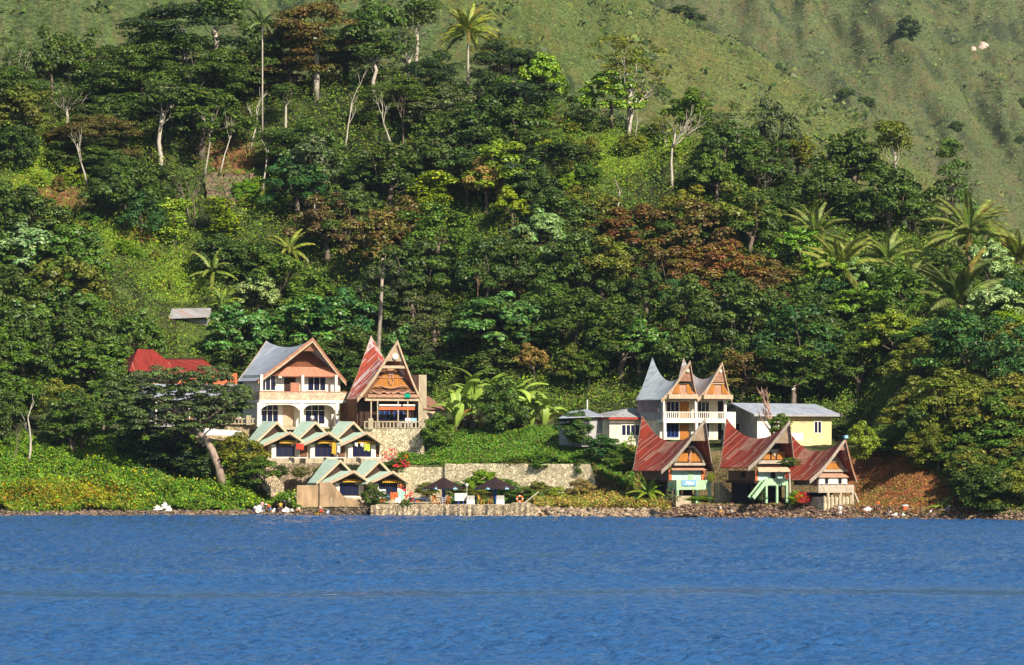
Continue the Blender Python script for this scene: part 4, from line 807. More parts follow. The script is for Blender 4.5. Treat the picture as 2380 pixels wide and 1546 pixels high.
HT = [ # kind, colour, u, top row, height, width in layout px, label
 ('banded','blackish green',430,-6,15,250,'huge dark tier-branched tree topping the ridge at upper left'),
 ('umbrella','dark green',385,48,12,170,'dark flat-topped tree just left under the top of the huge ridge tree'),
 ('broad','dark green',675,58,11,140,'dark ridge tree left against the big brownish tier-branched tree'),
 ('umbrella','blackish green',1010,118,9,130,'dark flat-topped tree just left of the coconut palm trunk'),
 ('umbrella','dark green',330,108,11,230,'wide dark flat-topped tree below the huge ridge tree at upper left'),
 ('umbrella','dark green',500,120,10,190,'dark flat-topped tree right of centre under the huge ridge tree'),
 ('airy','dark green',35,62,12,110,'pale-trunked dark tree at the top left corner'),
 ('broad','dark green',120,62,10,110,'dark ridge tree second from the top left corner'),
 ('cone','dark green',215,66,10,95,'dark pointed ridge tree just left of the grey gap in the skyline'),
 ('banded','brown',735,-4,15,200,'big brownish tier-branched tree with forked pale trunk on the ridge'),
 ('round','dark green',872,-4,13,165,'round dark tree rising above the ridge left of the tall coconut palm'),
 ('airy','grey-green',950,60,9,110,'greyish open-crowned tree between the round dark tree and the palm'),
 ('broad','dark green',600,40,10,130,'dark bushy ridge tree between the two tallest ridge trees'),
 ('umbrella','blackish green',1170,92,9,160,'dark flat-topped tree right behind the tall coconut palm'),
 ('lumpy','bright green',1258,122,7,100,'bright green ridge tree right of the tall coconut palm'),
 ('airy','olive',1462,82,13.5,200,'tall sparse tree with thick white trunk on the ridge'),
 ('broad','grey-green',1805,226,9,125,'grey-green ridge tree above the yellow house'),
 ('broad','dark green',1760,320,9,190,'dark spreading tree under the grey-green ridge tree'),
 ('broad','dark green',1985,305,11,190,'large dark ridge tree left of the slim-necked small tree'),
 ('tall','olive',2082,278,10,80,'slim-necked tree on the right skyline'),
 ('cone','dark green',2212,322,12,135,'tall dark conical tree on the right skyline by the palm'),
 ('broad','reddish brown',1470,478,8,200,'reddish brown tree top in the middle of the slope'),
 ('broad','brown',1620,470,9,200,'large brown tree top right of the middle'),
 ('broad','reddish brown',1700,560,9,210,'broad reddish brown tree above the antenna house'),
 ('broad','olive',1400,555,9,190,'olive tree right of the pale mint tree'),
 ('lumpy','mint green',1262,490,9,135,'pale mint-green tree in the middle of the slope'),
 ('round','dark green',1210,560,9,140,'dark tree just below the pale mint-green tree'),
 ('column','yellow-green',1012,396,7,90,'yellow-green narrow tree in mid slope'),
 ('broad','tan',1130,370,8,120,'straw-coloured tree in mid slope'),
 ('broad','yellow-green',1190,440,6,100,'yellow-green tree just right of the straw-coloured one'),
 ('lumpy','teal green',1165,682,9.5,225,'large bright teal-green tree above the banana plants'),
 ('lumpy','teal green',735,690,9,205,'bright green glossy tree directly behind the white two-storey house'),
 ('lumpy','teal green',560,708,9,150,'glossy green tree above the red hipped roof'),
 ('lumpy','green',325,722,8.5,125,'glossy green tree left of the red hipped roof'),
 ('lumpy','green',235,790,7,170,'light green glossy tree left of the red roofed house'),
 ('lumpy','teal green',1485,742,8,160,'bluish green tree left behind the silver-roofed gable house'),
 ('round','green',650,590,9,140,'green tree with pale tufts above the white two-storey house'),
 ('lumpy','mint green',600,640,6,90,'small pale green tree left of the tufted tree'),
 ('broad','brown',880,490,11,190,'large dark brown tree above the saddle-roofed restaurant'),
 ('broad','brown',760,455,10,170,'brownish tree left of the large dark brown tree'),
 ('broad','green',1020,480,9,180,'green tree with red flower spots in mid slope'),
 ('broad','dark green',960,560,11,200,'dark tree right of the tall trunk behind the restaurant'),
 ('cone','grey-green',1010,690,9,110,'dark grey-green conical tree left of the large teal-green tree'),
 ('broad','dark green',1700,660,12,220,'massive dark tree behind the twin-gabled house'),
 ('broad','deep green',1850,700,12,220,'massive deep green tree behind the yellow house'),
 ('broad','dark green',1590,640,10,160,'dark tree left of the massive dark tree'),
 ('lumpy','bright green',1860,535,6,110,'bright green tree highest of the light diagonal row at right'),
 ('lumpy','bright green',1915,590,6.5,120,'bright green tree second from the top of the light diagonal row'),
 ('lumpy','mint green',1985,600,6,110,'pale green tree among the palms at right'),
 ('lumpy','bright green',2000,660,7,140,'bright green tree in the middle of the light diagonal row'),
 ('lumpy','yellow-green',2075,720,7,150,'yellow-green tree lowest of the light diagonal row'),
 ('lumpy','mint green',2295,560,7,110,'pale flowering tree right of the largest right-hand palm'),
 ('lumpy','mint green',2310,665,7,150,'pale flowering tree at the right edge below the palms'),
 ('broad','deep green',2250,720,10,210,'deep green spreading tree at the right edge, mid height'),
 ('broad','deep green',2345,760,9,150,'deep green tree touching the right edge'),
 ('broad','olive',2190,860,9,190,'olive tree on the right bank above the yellow bush'),
 ('broad','olive',2320,870,9,200,'olive tree at the right edge above the water'),
 ('broad','olive',2230,970,8,190,'lower olive tree on the right bank'),
 ('broad','green',2340,1000,8,170,'green tree at the lower right edge'),
 ('broad','dark green',2140,960,6.5,120,'dark green tree right of the small round yellow tree'),
 ('broad','dark green',2290,1060,6,150,'dark tree hanging over the water at lower right'),
 ('lumpy','mint green',60,520,9,170,'pale grey-green glossy tree at the left edge'),
 ('lumpy','olive',150,600,9,190,'mottled green glossy tree in the left woods'),
 ('broad','dark green',290,390,9,160,'dark bluish tree above the left meadow'),
 ('broad','deep green',330,450,7,120,'deep green tree lower of the pair above the left meadow'),
 ('umbrella','brown',235,265,7,180,'brown flat-topped tree at upper left'),
 ('round','deep green',690,375,9,170,'deep green tree right of the small terraces'),
 ('column','yellow-green',405,462,7,70,'narrow yellow-green tree left of the twin thin trunks'),
 ('column','yellow-green',515,464,6,80,'narrow yellow-green tree right of the twin thin trunks'),
 ('broad','olive',55,200,9,160,'olive tree at the left edge, high on the slope'),
 ('lumpy','teal green',940,755,7,90,'teal-green tree right behind the restaurant gable'),
 ('broad','tan',1240,800,5,90,'yellowish tree between the teal tree and the dark woods'),
 ('broad','olive',1335,800,6,90,'olive tree with brown top left of the bluish green tree'),
 ('round','green',1370,815,5.5,90,'green round tree above the left wing of the bungalow'),
]
PROT = []
for k, c, u, vt, H_, w, l in HT:
    o = hero(k, c, u, vt, H_, w, l); hp_ = H_*F/o.location.y; PROT.append((u-w*.36, u+w*.36, vt, vt+hp_*.5, o.location.y))
for b in [(1038, 1142, 8, 185), (1385, 1545, 80, 300), (1515, 1605, 210, 446), (1300, 1530, 300, 455), (318, 515, 560, 716), (470, 625, 340, 470), (235, 400, 510, 585), (2180, 2330, 430, 590), (2160, 2310, 590, 720), (1850, 1935, 455, 530), (1915, 2040, 530, 600), (2030, 2090, 525, 600), (2330, 2400, 520, 620), (655, 700, 515, 590), (460, 520, 560, 640), (365, 480, 714, 744),
          (50, 180, 370, 440), (1420, 1500, 255, 340), (780, 950, 215, 350), (690, 740, 150, 290), (440, 530, 265, 400), (195, 220, 300, 430), (575, 625, 215, 430), (870, 890, 600, 780), (480, 560, 650, 700)]:
    PROT.append((*b, hit((b[0]+b[1])/2, b[3])[0]))
def blocked(u, vt, vb, w, Y):
    for a, b, c, e, y in PROT:
        if Y < y-.5:
            ox = min(u+w*.42, b)-max(u-w*.42, a); oy = min(vb, e)-max(vt, c)
            if ox > .22*min(w, b-a) and oy > .12*(e-c)+3: return True
    return False
# right-hand bank trees lower than the forest are set by distance
# ---------------------------------------------------------------- woodland fill, every tree its own object
CLEAR = [(300, 520, 610, 716), (470, 640, 385, 470), (1300, 1560, 320, 440), (180, 360, 520, 590), (1400, 1500, 270, 350), (60, 180, 330, 440), (360, 480, 716, 745), (1010, 1100, 0, 60)]
ZONES = [ # u0,u1,v0,v1, [(kind,colour,weight)]
 (0, 620, 0, 330, [('umbrella','dark green',4),('airy','dark green',3),('tall','dark green',5),('tall','olive',2),('broad','dark green',3),('umbrella','brown',1),('broad','grey-green',1)]),
 (0, 300, 330, 560, [('broad','olive',3),('broad','dark green',2),('column','yellow-green',1),('broad','brown',1)]),
 (620, 1100, 0, 360, [('tall','dark green',6),('broad','dark green',3),('airy','grey-green',3),('umbrella','dark green',3),('broad','grey-green',1)]),
 (1100, 1700, 0, 420, [('broad','green',3),('airy','olive',2),('broad','dark green',3),('lumpy','bright green',1),('broad','yellow-green',1)]),
 (1700, 2400, 0, 520, [('broad','dark green',4),('broad','olive',2),('airy','grey-green',1),('cone','dark green',1)]),
 (620, 1400, 360, 520, [('broad','dark green',3),('airy','grey-green',2),('broad','brown',2),('column','yellow-green',1),('broad','green',2),('broad','deep green',1)]),
 (1280, 1860, 440, 660, [('broad','reddish brown',2.5),('broad','brown',2.5),('broad','olive',2),('broad','dark green',3)]),
 (520, 1280, 500, 700, [('broad','dark green',4),('broad','brown',2),('round','dark green',2),('broad','green',1)]),
 (0, 560, 560, 1100, [('broad','green',2),('lumpy','green',3),('broad','dark green',3),('round','olive',1)]),
 (560, 2000, 640, 1100, [('broad','dark green',5),('round','dark green',3),('cone','grey-green',1),('round','deep green',2),('broad','brown',.7)]),
 (1860, 2400, 480, 800, [('lumpy','bright green',1),('broad','deep green',2),('broad','green',2),('broad','dark green',2)]),
 (1980, 2400, 800, 1200, [('broad','olive',4),('broad','green',2),('round','olive',1)])]
def pick(u, v):
    for z in ZONES:
        if z[0] <= u < z[1] and z[2] <= v < z[3]:
            tot = sum(k[2] for k in z[4]); x = random.uniform(0, tot)
            for k in z[4]:
                x -= k[2]
                if x <= 0: return k[0], k[1]
    return 'broad', 'dark green'
cnt = 0
for row in range(14):
    d = 53+row*5.6*(1+row*.012)
    if d > 142: break
    u = -150+random.uniform(0, 60)
    while u < 2340:
        u += random.uniform(115, 185); dd = d+random.uniform(-3, 3)
        dmin = 24 if u < 290 else (58 if u < 560 else (56 if u < 1290 else (52 if u < 2010 else 30)))
        if dd < dmin: continue
        Y = float(YS(u))+dd; z = gz(u, Y); H_ = random.uniform(7, 10.5); vb = HV-(z-CH)*F/Y; vc = vb-H_*.6*F/Y
        if any(a-15 < u < b+15 and c-15 < vc+30 < e+15 for a, b, c, e in CLEAR): continue
        k, c = pick(u, vc)
        if k == 'tall': H_ = random.uniform(12, 15)
        if k == 'umbrella': H_ *= .95
        wid = H_*F/Y*random.uniform(.85, 1.2)*{'column': .45, 'tall': .5, 'cone': .55, 'umbrella': 1.5, 'lumpy': 1.05}.get(k, 1)
        if vc < -60: continue
        if blocked(u, vb-H_*F/Y, vb, wid, Y):
            H_ *= .6; wid *= .75; k = 'bushy' if k in ('broad', 'round', 'lumpy', 'umbrella') else k
            if blocked(u, vb-H_*F/Y, vb, wid, Y): continue
        tree(k, c, (PX(u, Y), Y, z-.1), H_, px2m(wid, Y), uv=(u, vc)); cnt += 1
for u0, u1, d0, d1, n in ((-60, 270, 22, 42, 11), (2060, 2460, 14, 30, 9), (-60, 290, 36, 56, 7), (2100, 2450, 28, 52, 9)):   # low woods at both ends of the shore
    for i in range(n):
        u = random.uniform(u0, u1); dd = random.uniform(d0, d1); Y = float(YS(u))+dd; z = gz(u, Y); H_ = random.uniform(4.5, 7.5); vc = HV-(z+H_*.6-CH)*F/Y
        if u > 2000 and u < 2120+((HV-(z-CH)*F/Y)-1050)*1.25: continue
        k, c = pick(u, vc); tree(k, c, (PX(u, Y), Y, z-.1), H_, px2m(H_*F/Y*random.uniform(.9, 1.2), Y), uv=(u, vc))
n_ex = 0; rx = random.Random(77)
while n_ex < 34:                                              # close the canopy of the upper left woods
    u = rx.uniform(150, 1320); d_ = rx.uniform(96, 132); Y = float(YS(u))+d_; z = gz(u, Y); H_ = rx.uniform(7.5, 11); vb = HV-(z-CH)*F/Y; w_ = H_*F/Y*rx.uniform(.85, 1.15); n_ex += 1
    if blocked(u, vb-H_*F/Y, vb, w_, Y): H_ *= .62; w_ *= .8
    if blocked(u, vb-H_*F/Y, vb, w_, Y) or (250 < u < 340 and vb-H_*F/Y < 130): continue
    tree(rx.choice(['broad', 'umbrella', 'round', 'tall', 'broad']), rx.choice(['dark green', 'blackish green', 'dark green', 'grey-green']), (PX(u, Y), Y, z-.1), H_, px2m(w_, Y), uv=(u, vb-H_*.6*F/Y))
for b in BRIGHT:                                              # single bushes dotted over the clearings
    for i in range(3 if b[1] > 600 else 7):
        u = b[0]+random.uniform(-.8, .8)*b[2]; v = b[1]+random.uniform(-.7, .8)*b[3]; Y, z = hit(u, v, 0, 50)
        if Y-float(YS(u)) > 132 or b[1] > 600 and v > 690: continue
        H_ = random.uniform(1.6, 3.4) if b[1] < 600 else 1.3; tree('bushy', random.choice(['green', 'olive', 'yellow-green', 'dark green', 'bright green', 'brown']), (PX(u, Y), Y, z-.2), H_, H_*random.uniform(.8, 1.3), name='bush', cat='bush', uv=(u, v))
for i in range(34):                                           # low olive trees right down to the water at the right
    dd = 2.5+i*.6+random.uniform(-.5, .5); Y = 0; u = random.uniform(2120, 2460)
    Y = float(YS(u))+dd; z = gz(u, Y); vb = HV-(z-CH)*F/Y; lim = 2115+(vb-1050)*1.25
    if u < lim: u = lim+random.uniform(0, 120); Y = float(YS(u))+dd; z = gz(u, Y)
    H_ = random.uniform(3.2, 5); vc = HV-(z+H_*.6-CH)*F/Y; tree('bushy', random.choice(['olive', 'olive', 'green', 'dark green']), (PX(u, Y), Y, z-.3), H_, H_*random.uniform(1.0, 1.35), uv=(u, vc))
def rowword(v): return 'ridge' if v < 200 else 'high slope' if v < 360 else 'upper middle slope' if v < 500 else 'lower middle slope' if v < 640 else 'low slope' if v < 780 else 'foot of slope'
def landmark(u): return 'at right edge' if u > 2240 else 'at far left' if u < 250 else 'above red hipped roof' if u < 540 else 'above white two-storey house' if u < 820 else 'above tall striped roof' if u < 1000 else 'above stone wall' if u < 1400 else 'above twin gables' if u < 1700 else 'above yellow house' if u < 1980 else 'at far right'
ORD = ['leftmost', 'second', 'third', 'fourth', 'fifth', 'sixth', 'seventh', 'eighth', 'ninth', 'tenth', 'eleventh', 'twelfth', 'thirteenth', 'fourteenth', 'fifteenth', 'sixteenth', 'seventeenth', 'eighteenth', 'nineteenth', 'twentieth', 'twenty-first', 'twenty-second', 'twenty-third', 'twenty-fourth']
cells = {}
for e in TREES: cells.setdefault((e[2], KINDW[e[1]], rowword(e[3][1]), landmark(e[3][0])), []).append(e)
for (c, kw, rw, lm), L in cells.items():
    L.sort(key=lambda e: e[3][0])
    for i, e in enumerate(L):
        o = ORD[i] if i < len(ORD) else 'rightmost'
        e[0]['label'] = (f'{c} {kw} on {rw} {lm}' if len(L) == 1 else f'{o}{"" if i == 0 else " from left"} {c} {kw} on {rw} {lm}'); e[0]['group'] = 'woodland trees on the slope'

# ---------------------------------------------------------------- undergrowth: leafy ground cover nobody could count
r = np.random.RandomState(99)
def scatter(n, u0, u1, d0, d1):
    u = r.uniform(u0, u1, n); d = r.uniform(d0, d1, n); return u, d
def cover(name, u, d, lsize, hh, cols, wts, mound=(.6, 2.0), label=None, colfun=None, lay_=.5):
    Y = YS(u)+d; x = PX(u, Y); z = ground(u, d); m = np.clip(fbm(x/mound[1], Y/mound[1], 61, 3)-.3, 0, 1)*mound[0]*2
    C = np.stack([x, Y, z+m*(.55+.5*r.rand(len(u)))+hh*r.rand(len(u))**2], 1); N = np.stack([r.randn(len(u))*.6+.1, r.randn(len(u))*.6-.5, .5+.5*r.rand(len(u))], 1)
    ls = lsize*(.7+.6*r.rand(len(u))); V, Q_ = quads(C, N, ls, ls*.55, r)
    v = HV-(C[:, 2]-CH)*F/Y; ci = r.choice(len(cols), len(u), p=np.array(wts)/sum(wts)); col = np.array([COLORS[c] if isinstance(c, str) else c for c in cols])[ci]
    if colfun: col = colfun(u, v, d, col)
    col = col*(.75+.5*fbm(x/1.6, Y/1.6, 3))[:, None]
    return link(name, npmesh(name, V, Q_, TINT, col), kind='stuff', label=label)
def slopecol(u, v, d, col):
    for b in BRIGHT:
        m = soft(u, v, *b); k = r.rand(len(u)) < m*(.9 if b[1] > 500 else .72); pal = np.array([(.19, .33, .04), (.26, .33, .05), (.12, .24, .035), (.20, .24, .05)])
        col = np.where(k[:, None], pal[r.randint(0, 4, len(u))], col)
    for b in [(530, 362, 80, 38), (140, 462, 110, 30), (330, 545, 60, 25), (560, 410, 40, 30), (200, 250, 70, 20)]:
        k = r.rand(len(u)) < soft(u, v, *b)*.5; col = np.where(k[:, None], np.array([(.32, .14, .05), (.24, .12, .06)])[r.randint(0, 2, len(u))], col)
    return col
u, d = scatter(400000, -150, 2550, 47, 150); k = ~((u > 470) & (u < 625) & (HV-(ground(u, d)-CH)*F/(YS(u)+d) > 395) & (HV-(ground(u, d)-CH)*F/(YS(u)+d) < 475)); u, d = u[k], d[k]
vv_ = HV-(ground(u, d)-CH)*F/(YS(u)+d); k = ~((u > 345) & (u < 505) & (vv_ > 716) & (vv_ < 800)) & ~((u > 465) & (u < 625) & (vv_ > 395) & (vv_ < 520) & (r.rand(len(u)) < .85)); u, d = u[k], d[k]
cover('undergrowth', u, d, .31, 1.1, ['dark green', 'green', 'olive', 'bright green', 'brown'], [4, 3, 2, 1.5, .8], (2.5, 3.6), 'mixed low undergrowth under the trees of the slope', slopecol)
uu_ = r.uniform(340, 510, 9000); dd_ = r.uniform(50, 110, 9000); v_ = HV-(ground(uu_, dd_)-CH)*F/(YS(uu_)+dd_); k = (v_ > 715) & (v_ < 800); cover('yard_grass', uu_[k], dd_[k], .3, .2, ['green', 'olive', 'bright green'], [2, 1, 1], (.3, 2.0), 'low grass round the grey tin roof')
# left bank shrubs with yellow flowers
def bankcol(u, v, d, col):
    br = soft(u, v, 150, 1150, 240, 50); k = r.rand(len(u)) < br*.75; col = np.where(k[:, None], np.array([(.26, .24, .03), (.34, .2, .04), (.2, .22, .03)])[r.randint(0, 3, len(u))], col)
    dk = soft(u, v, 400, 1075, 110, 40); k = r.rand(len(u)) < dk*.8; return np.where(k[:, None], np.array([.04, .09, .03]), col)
u = r.uniform(-200, 720, 150000); d = r.uniform(.9, 30, 150000); k = (u < 560) | (d < 9+(560-u)*.02) | ((d > 9) & (d < 26) & (u < 640)); k &= ~((u > 570) & (d < 1.6)) & ~((u > 640) & (d > 6)) & ~((u > 700)); u, d = u[k], d[k]
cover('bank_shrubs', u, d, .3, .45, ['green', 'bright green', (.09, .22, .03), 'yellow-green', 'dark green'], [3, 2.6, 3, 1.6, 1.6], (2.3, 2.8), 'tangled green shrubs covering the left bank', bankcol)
u = r.uniform(-100, 700, 420); d = r.uniform(2, 24, 420); k = (u > 180) & ((u < 560) | (d < 8) | (d > 14)); u, d = u[k], d[k]
Yf = YS(u)+d; m = np.clip(fbm(PX(u, Yf)/2.8, Yf/2.8, 61, 3)-.3, 0, 1)*4.6; C = np.stack([PX(u, Yf), Yf-.15, ground(u, d)+m*1.05+.3+.25*r.rand(len(u))], 1); V, Q_ = quads(C, np.stack([r.randn(len(u))*.3, -np.ones(len(u)), r.rand(len(u))], 1), np.full(len(u), .2), np.full(len(u), .16), r)
link('yellow_flowers', npmesh('yellow_flowers', V, Q_, TINT, np.tile([.8, .6, .02], (len(u), 1))), kind='stuff', label='small yellow flowers dotted over the left bank shrubs')
# slope behind the sea wall, bank above quay, right bank
u, d = scatter(80000, 925, 1500, 16.6, 36); k = (u < 1340+260*fbm(d/3., u/50., 19)) & ((u > 1000+30*fbm(d/2., u/9., 23)) | (d < 24)); u, d = u[k], d[k]; cover('slope_grass', u, d, .26, .35, [(.08, .22, .03), (.13, .27, .04), 'green', 'olive', 'dark green', (.2, .14, .06)], [3, 3, 2, 1, 1.5, .5], (1.8, 4.0), 'bright green ground cover above the cream stone wall')
u, d = scatter(26000, 1040, 1420, 8.5, 14.6)
def qcol(u, v, d, col): k = (r.rand(len(u)) < np.clip((u-1180)/90, 0, .8)); return np.where(k[:, None], np.array([(.24, .17, .08), (.2, .1, .05), (.2, .22, .05)])[r.randint(0, 3, len(u))], col)
cover('quay_weeds', u, d, .26, .35, ['green', (.08, .22, .04), 'olive'], [2, 3, 1], (.6, 1.5), 'weeds and vines at the foot of the cream stone wall', qcol)
u, d = scatter(22000, 1375, 1600, 13.5, 27); cover('bank_weeds', u, d, .26, .3, [(.34, .22, .10), (.22, .11, .05), 'olive', 'green', 'dark green'], [2, 2, 2, 2, 1.5], (.9, 1.8), 'weeds and dry grass right of the sea wall')
u, d = scatter(36000, 1240, 1560, 1.6, 15)
cover('dry_grass', u, d, .24, .5, [(.42, .27, .10), (.30, .14, .06), (.28, .33, .06), 'green', (.44, .38, .12)], [3, 2, 2.4, 1.2, 1.6], (1.0, 2.0), 'dry orange and green grass between quay and red houses')
u, d = scatter(26000, 1430, 2060, 3.6, 24); cover('house_bank_grass', u, d, .17, .12, [(.26, .18, .1), (.3, .22, .12), (.16, .2, .05), 'olive', (.2, .11, .06)], [3, 2, 1.3, 1, 2], (.12, 1.4), 'sparse dry grass round the red houses')
u, d = scatter(70000, 1990, 2480, 1.2, 50); v = HV-(ground(u, d)-CH)*F/(YS(u)+d)
def rb(u, v, d, col): m = (u < 2110+(v-1050)*1.2) & (v > 1052) | ((v > 1150) & (u < 2200)); k = m & (r.rand(len(u)) < .9); return np.where(k[:, None], np.array([(.36, .14, .06), (.22, .09, .05), (.42, .24, .10), (.12, .14, .04)])[r.choice(4, len(u), p=[.38, .3, .22, .1])], col)
cover('right_bank_brush', u, d, .2, .2, ['green', 'olive', 'dark green'], [2, 2, 2], (.3, 2.0), 'brown and green brush on the right bank', rb)
# mountain scrub: small dark bushes far up
u = r.uniform(-200, 2600, 5200); d = np.concatenate([r.uniform(260, 640, 2600), r.uniform(830, 1900, 2600)]); q = fbm(u/70.+d/90., d/110., 8); k = q > .5; u, d = u[k], d[k]; Y = YS(u)+d; x = PX(u, Y); z = ground(u, d); CC = []; 
for i in range(7): CC.append(np.stack([x+r.randn(len(x))*1.3, Y+r.randn(len(x))*1.3, z+.4+r.rand(len(x))*1.2], 1))
C = np.concatenate(CC); n = len(C); N = np.stack([r.randn(n)*.5, -.6+r.randn(n)*.4, .6*np.ones(n)], 1); V, Q_ = quads(C, N, 1.1+r.rand(n)*.9, .8+r.rand(n)*.5, r)
link('mountain_scrub', npmesh('mountain_scrub', V, Q_, TINT, np.array([(.05, .075, .03), (.1, .12, .04), (.07, .09, .04)])[r.randint(0, 3, n)]*(.8+.4*r.rand(n))[:, None]), kind='stuff', label='low scrub scattered over the grassy mountainside')

n = 240000; u = r.uniform(-200, 2600, n); d = np.where(r.rand(n) < .4, r.uniform(300, 640, n), r.uniform(830, 1980, n)); Y = YS(u)+d; C = np.stack([PX(u, Y), Y, ground(u, d)+.2], 1); N = np.stack([r.randn(n)*.5, -.6+r.randn(n)*.4, .7+0*u], 1)
sz = (.4+.5*r.rand(n))*(Y/1300.)**1.1; V, Q_ = quads(C, N, sz, sz*.5, r); tone = fbm(u/90., d/60., 71); pal = np.array([(.115, .14, .05), (.14, .16, .055), (.09, .115, .045), (.16, .13, .06), (.115, .14, .05)]); ci = np.clip((tone+.2*r.randn(n))*5, 0, 4).astype(int)
link('mountain_grass', npmesh('mountain_grass', V, Q_, TINT, pal[ci]*np.array([.93, 1.0, 1.02])*(.75+.4*r.rand(n))[:, None]*np.where(d > 700, .85, 1.1)[:, None]), kind='stuff', label='tufted grass over the mountainside')
# ---------------------------------------------------------------- palms, bananas, bare trees, the leaning tree
def frond_mesh(seed, L=4.2, droop=1.0, n=40, leaf=.72, w=.07):
    r = np.random.RandomState(seed); V = []; Fq = []
    def quad(a, b, c, d): i = len(V); V.extend([a, b, c, d]); Fq.append((i, i+1, i+2, i+3))
    def P3(q): return np.array([L*q*(1-.12*q*droop), 0, L*(.42*q-.62*droop*q*q)])
    for i in range(10):
        a, b = P3(i/10), P3((i+1)/10); t_ = .05*(1-i/11); quad(a+[0, -t_, 0], b+[0, -t_*.9, 0], b+[0, t_*.9, 0.02], a+[0, t_, 0.02])
    for i in range(n):
        q = .12+.88*i/n; p = P3(q); t_ = P3(min(q+.02, 1.02))-p; t_ /= np.linalg.norm(t_)
        ll = leaf*(math.sin(PI*min(1, q*.85+.12))**.6)*(.9+.2*r.rand())
        for s_ in (-1, 1):
            d_ = np.array([t_[0]*.75, s_*.8, t_[2]*.75-.75*droop-.25*r.rand()]); d_ /= np.linalg.norm(d_); side = t_*w
            quad(p-side*.6, p+d_*ll*.5-side, p+d_*ll, p+d_*ll*.5+side)
    return np.array(V), np.array(Fq)
FM = []
for i in range(4):
    V, Q_ = frond_mesh(i, 4.2, [.75, 1.0, 1.25, .9][i]); FM.append(npmesh('frond', V, Q_, LEAF))
def palm(u, vt, Hc, label, color=(.20, .22, .05), nf=20, sc=1.0, Y=None, lean=0, base_v=None, dead=3):
    if Y is None: Y, z = hit(u, vt+3.6*sc*F/720, Hc, 20)
    else: z = gz(u, Y); Hc = max(.5, PZ(vt, Y)-z-3.2*sc)
    b = thing('palm_tree', label, 'palm', (PX(u, Y), Y, z-.1), 0); mb = MB(); mb.smooth = True
    mb.tube([(0, 0, -.5), (lean*.3, 0, Hc*.4), (lean*.7, 0, Hc*.75), (lean, 0, Hc)], [.2*sc, .15*sc, .13*sc, .12*sc], 7); mb.build('trunk', PALE if Y > 745 else BARK if dead else BARKD, b)
    for i in range(nf):
        f = link('frond', FM[i % 4], b); f.location = (lean, 0, Hc); up = random.uniform(-.95, .35) if i % 3 else random.uniform(-1.25, -.7)
        f.rotation_euler = (random.uniform(-.25, .25), up, 2.399*i+random.uniform(-.2, .2)); s_ = sc*random.uniform(.85, 1.1); f.scale = (s_, s_, s_)
        c = color if i >= dead else (.27, .21, .06); j = random.uniform(.8, 1.2); f.color = (c[0]*j, c[1]*j, c[2]*j, 1)
    for i in range(3 if dead else 0):
        a = i*2.1; MB().lathe([(0, -.18), (.13, -.1), (.16, .02), (.09, .14), (0, .16)], 7, (lean+.25*math.cos(a), .25*math.sin(a), Hc-.2)).build('coconut', BARK, b)
    return b
palm(1088, 12, 8, 'tall coconut palm alone on the skyline, left of centre', (.26, .29, .06), 30, 1.22, Y=752)
palm(2252, 440, 6, 'largest coconut palm at the right, over the pale flowering tree', (.18, .21, .06), 30, 1.75)
palm(2365, 520, 5, 'coconut palm cut by the right edge of the picture', (.24, .25, .05), 24, 1.5)
palm(1895, 470, 4, 'feathery palm highest of the right-hand palms, above the light green trees', (.18, .21, .06), 22, 1.4, dead=0)
palm(1950, 540, 4, 'arching palm just left of the pale green tree at right', (.22, .24, .06), 20, 1.6, dead=0)
palm(2060, 530, 3.5, 'palm with upright fronds between the pale green tree and the largest palm', (.18, .22, .06), 18, 1.3, dead=0)
palm(2230, 590, 3.5, 'great dark palm with upright fronds below the largest right-hand palm', (.12, .15, .05), 30, 1.95, dead=1)
palm(2115, 585, 3, 'small palm left of the great dark palm', (.17, .2, .06), 16, 1.2, dead=0)
palm(672, 520, 5, 'palm leaning out of brown trees above the white two-storey house', (.24, .26, .06), 12, 1.0, dead=0)
palm(492, 575, 3.5, 'arching palm at the right edge of the left meadow', (.2, .24, .06), 12, 1.0, dead=0)
palm(515, 655, 2.5, 'small palm below the left meadow beside the grey tin roof', (.18, .24, .05), 12, .8, dead=0)
palm(610, 12, 7, 'blurred grey-green palm on the ridge between the two tallest trees', (.14, .17, .07), 16, .8, Y=752, dead=0)
yp = palm(1505, 1098, 1.4, 'young coconut palm on the shore left of the blue-signed red house', (.22, .30, .05), 14, .72, Y=float(YS(1505))+5, dead=0)
palm(1268, 1128, 1.6, 'wilted drooping palm right of the two thatched umbrellas', (.12, .16, .05), 9, .32, Y=float(YS(1268))+4.5, dead=0)
palm(2188, 1160, .8, 'small young palm at the water edge on the right bank', (.2, .26, .06), 9, .5, Y=float(YS(2188))+3, dead=0)
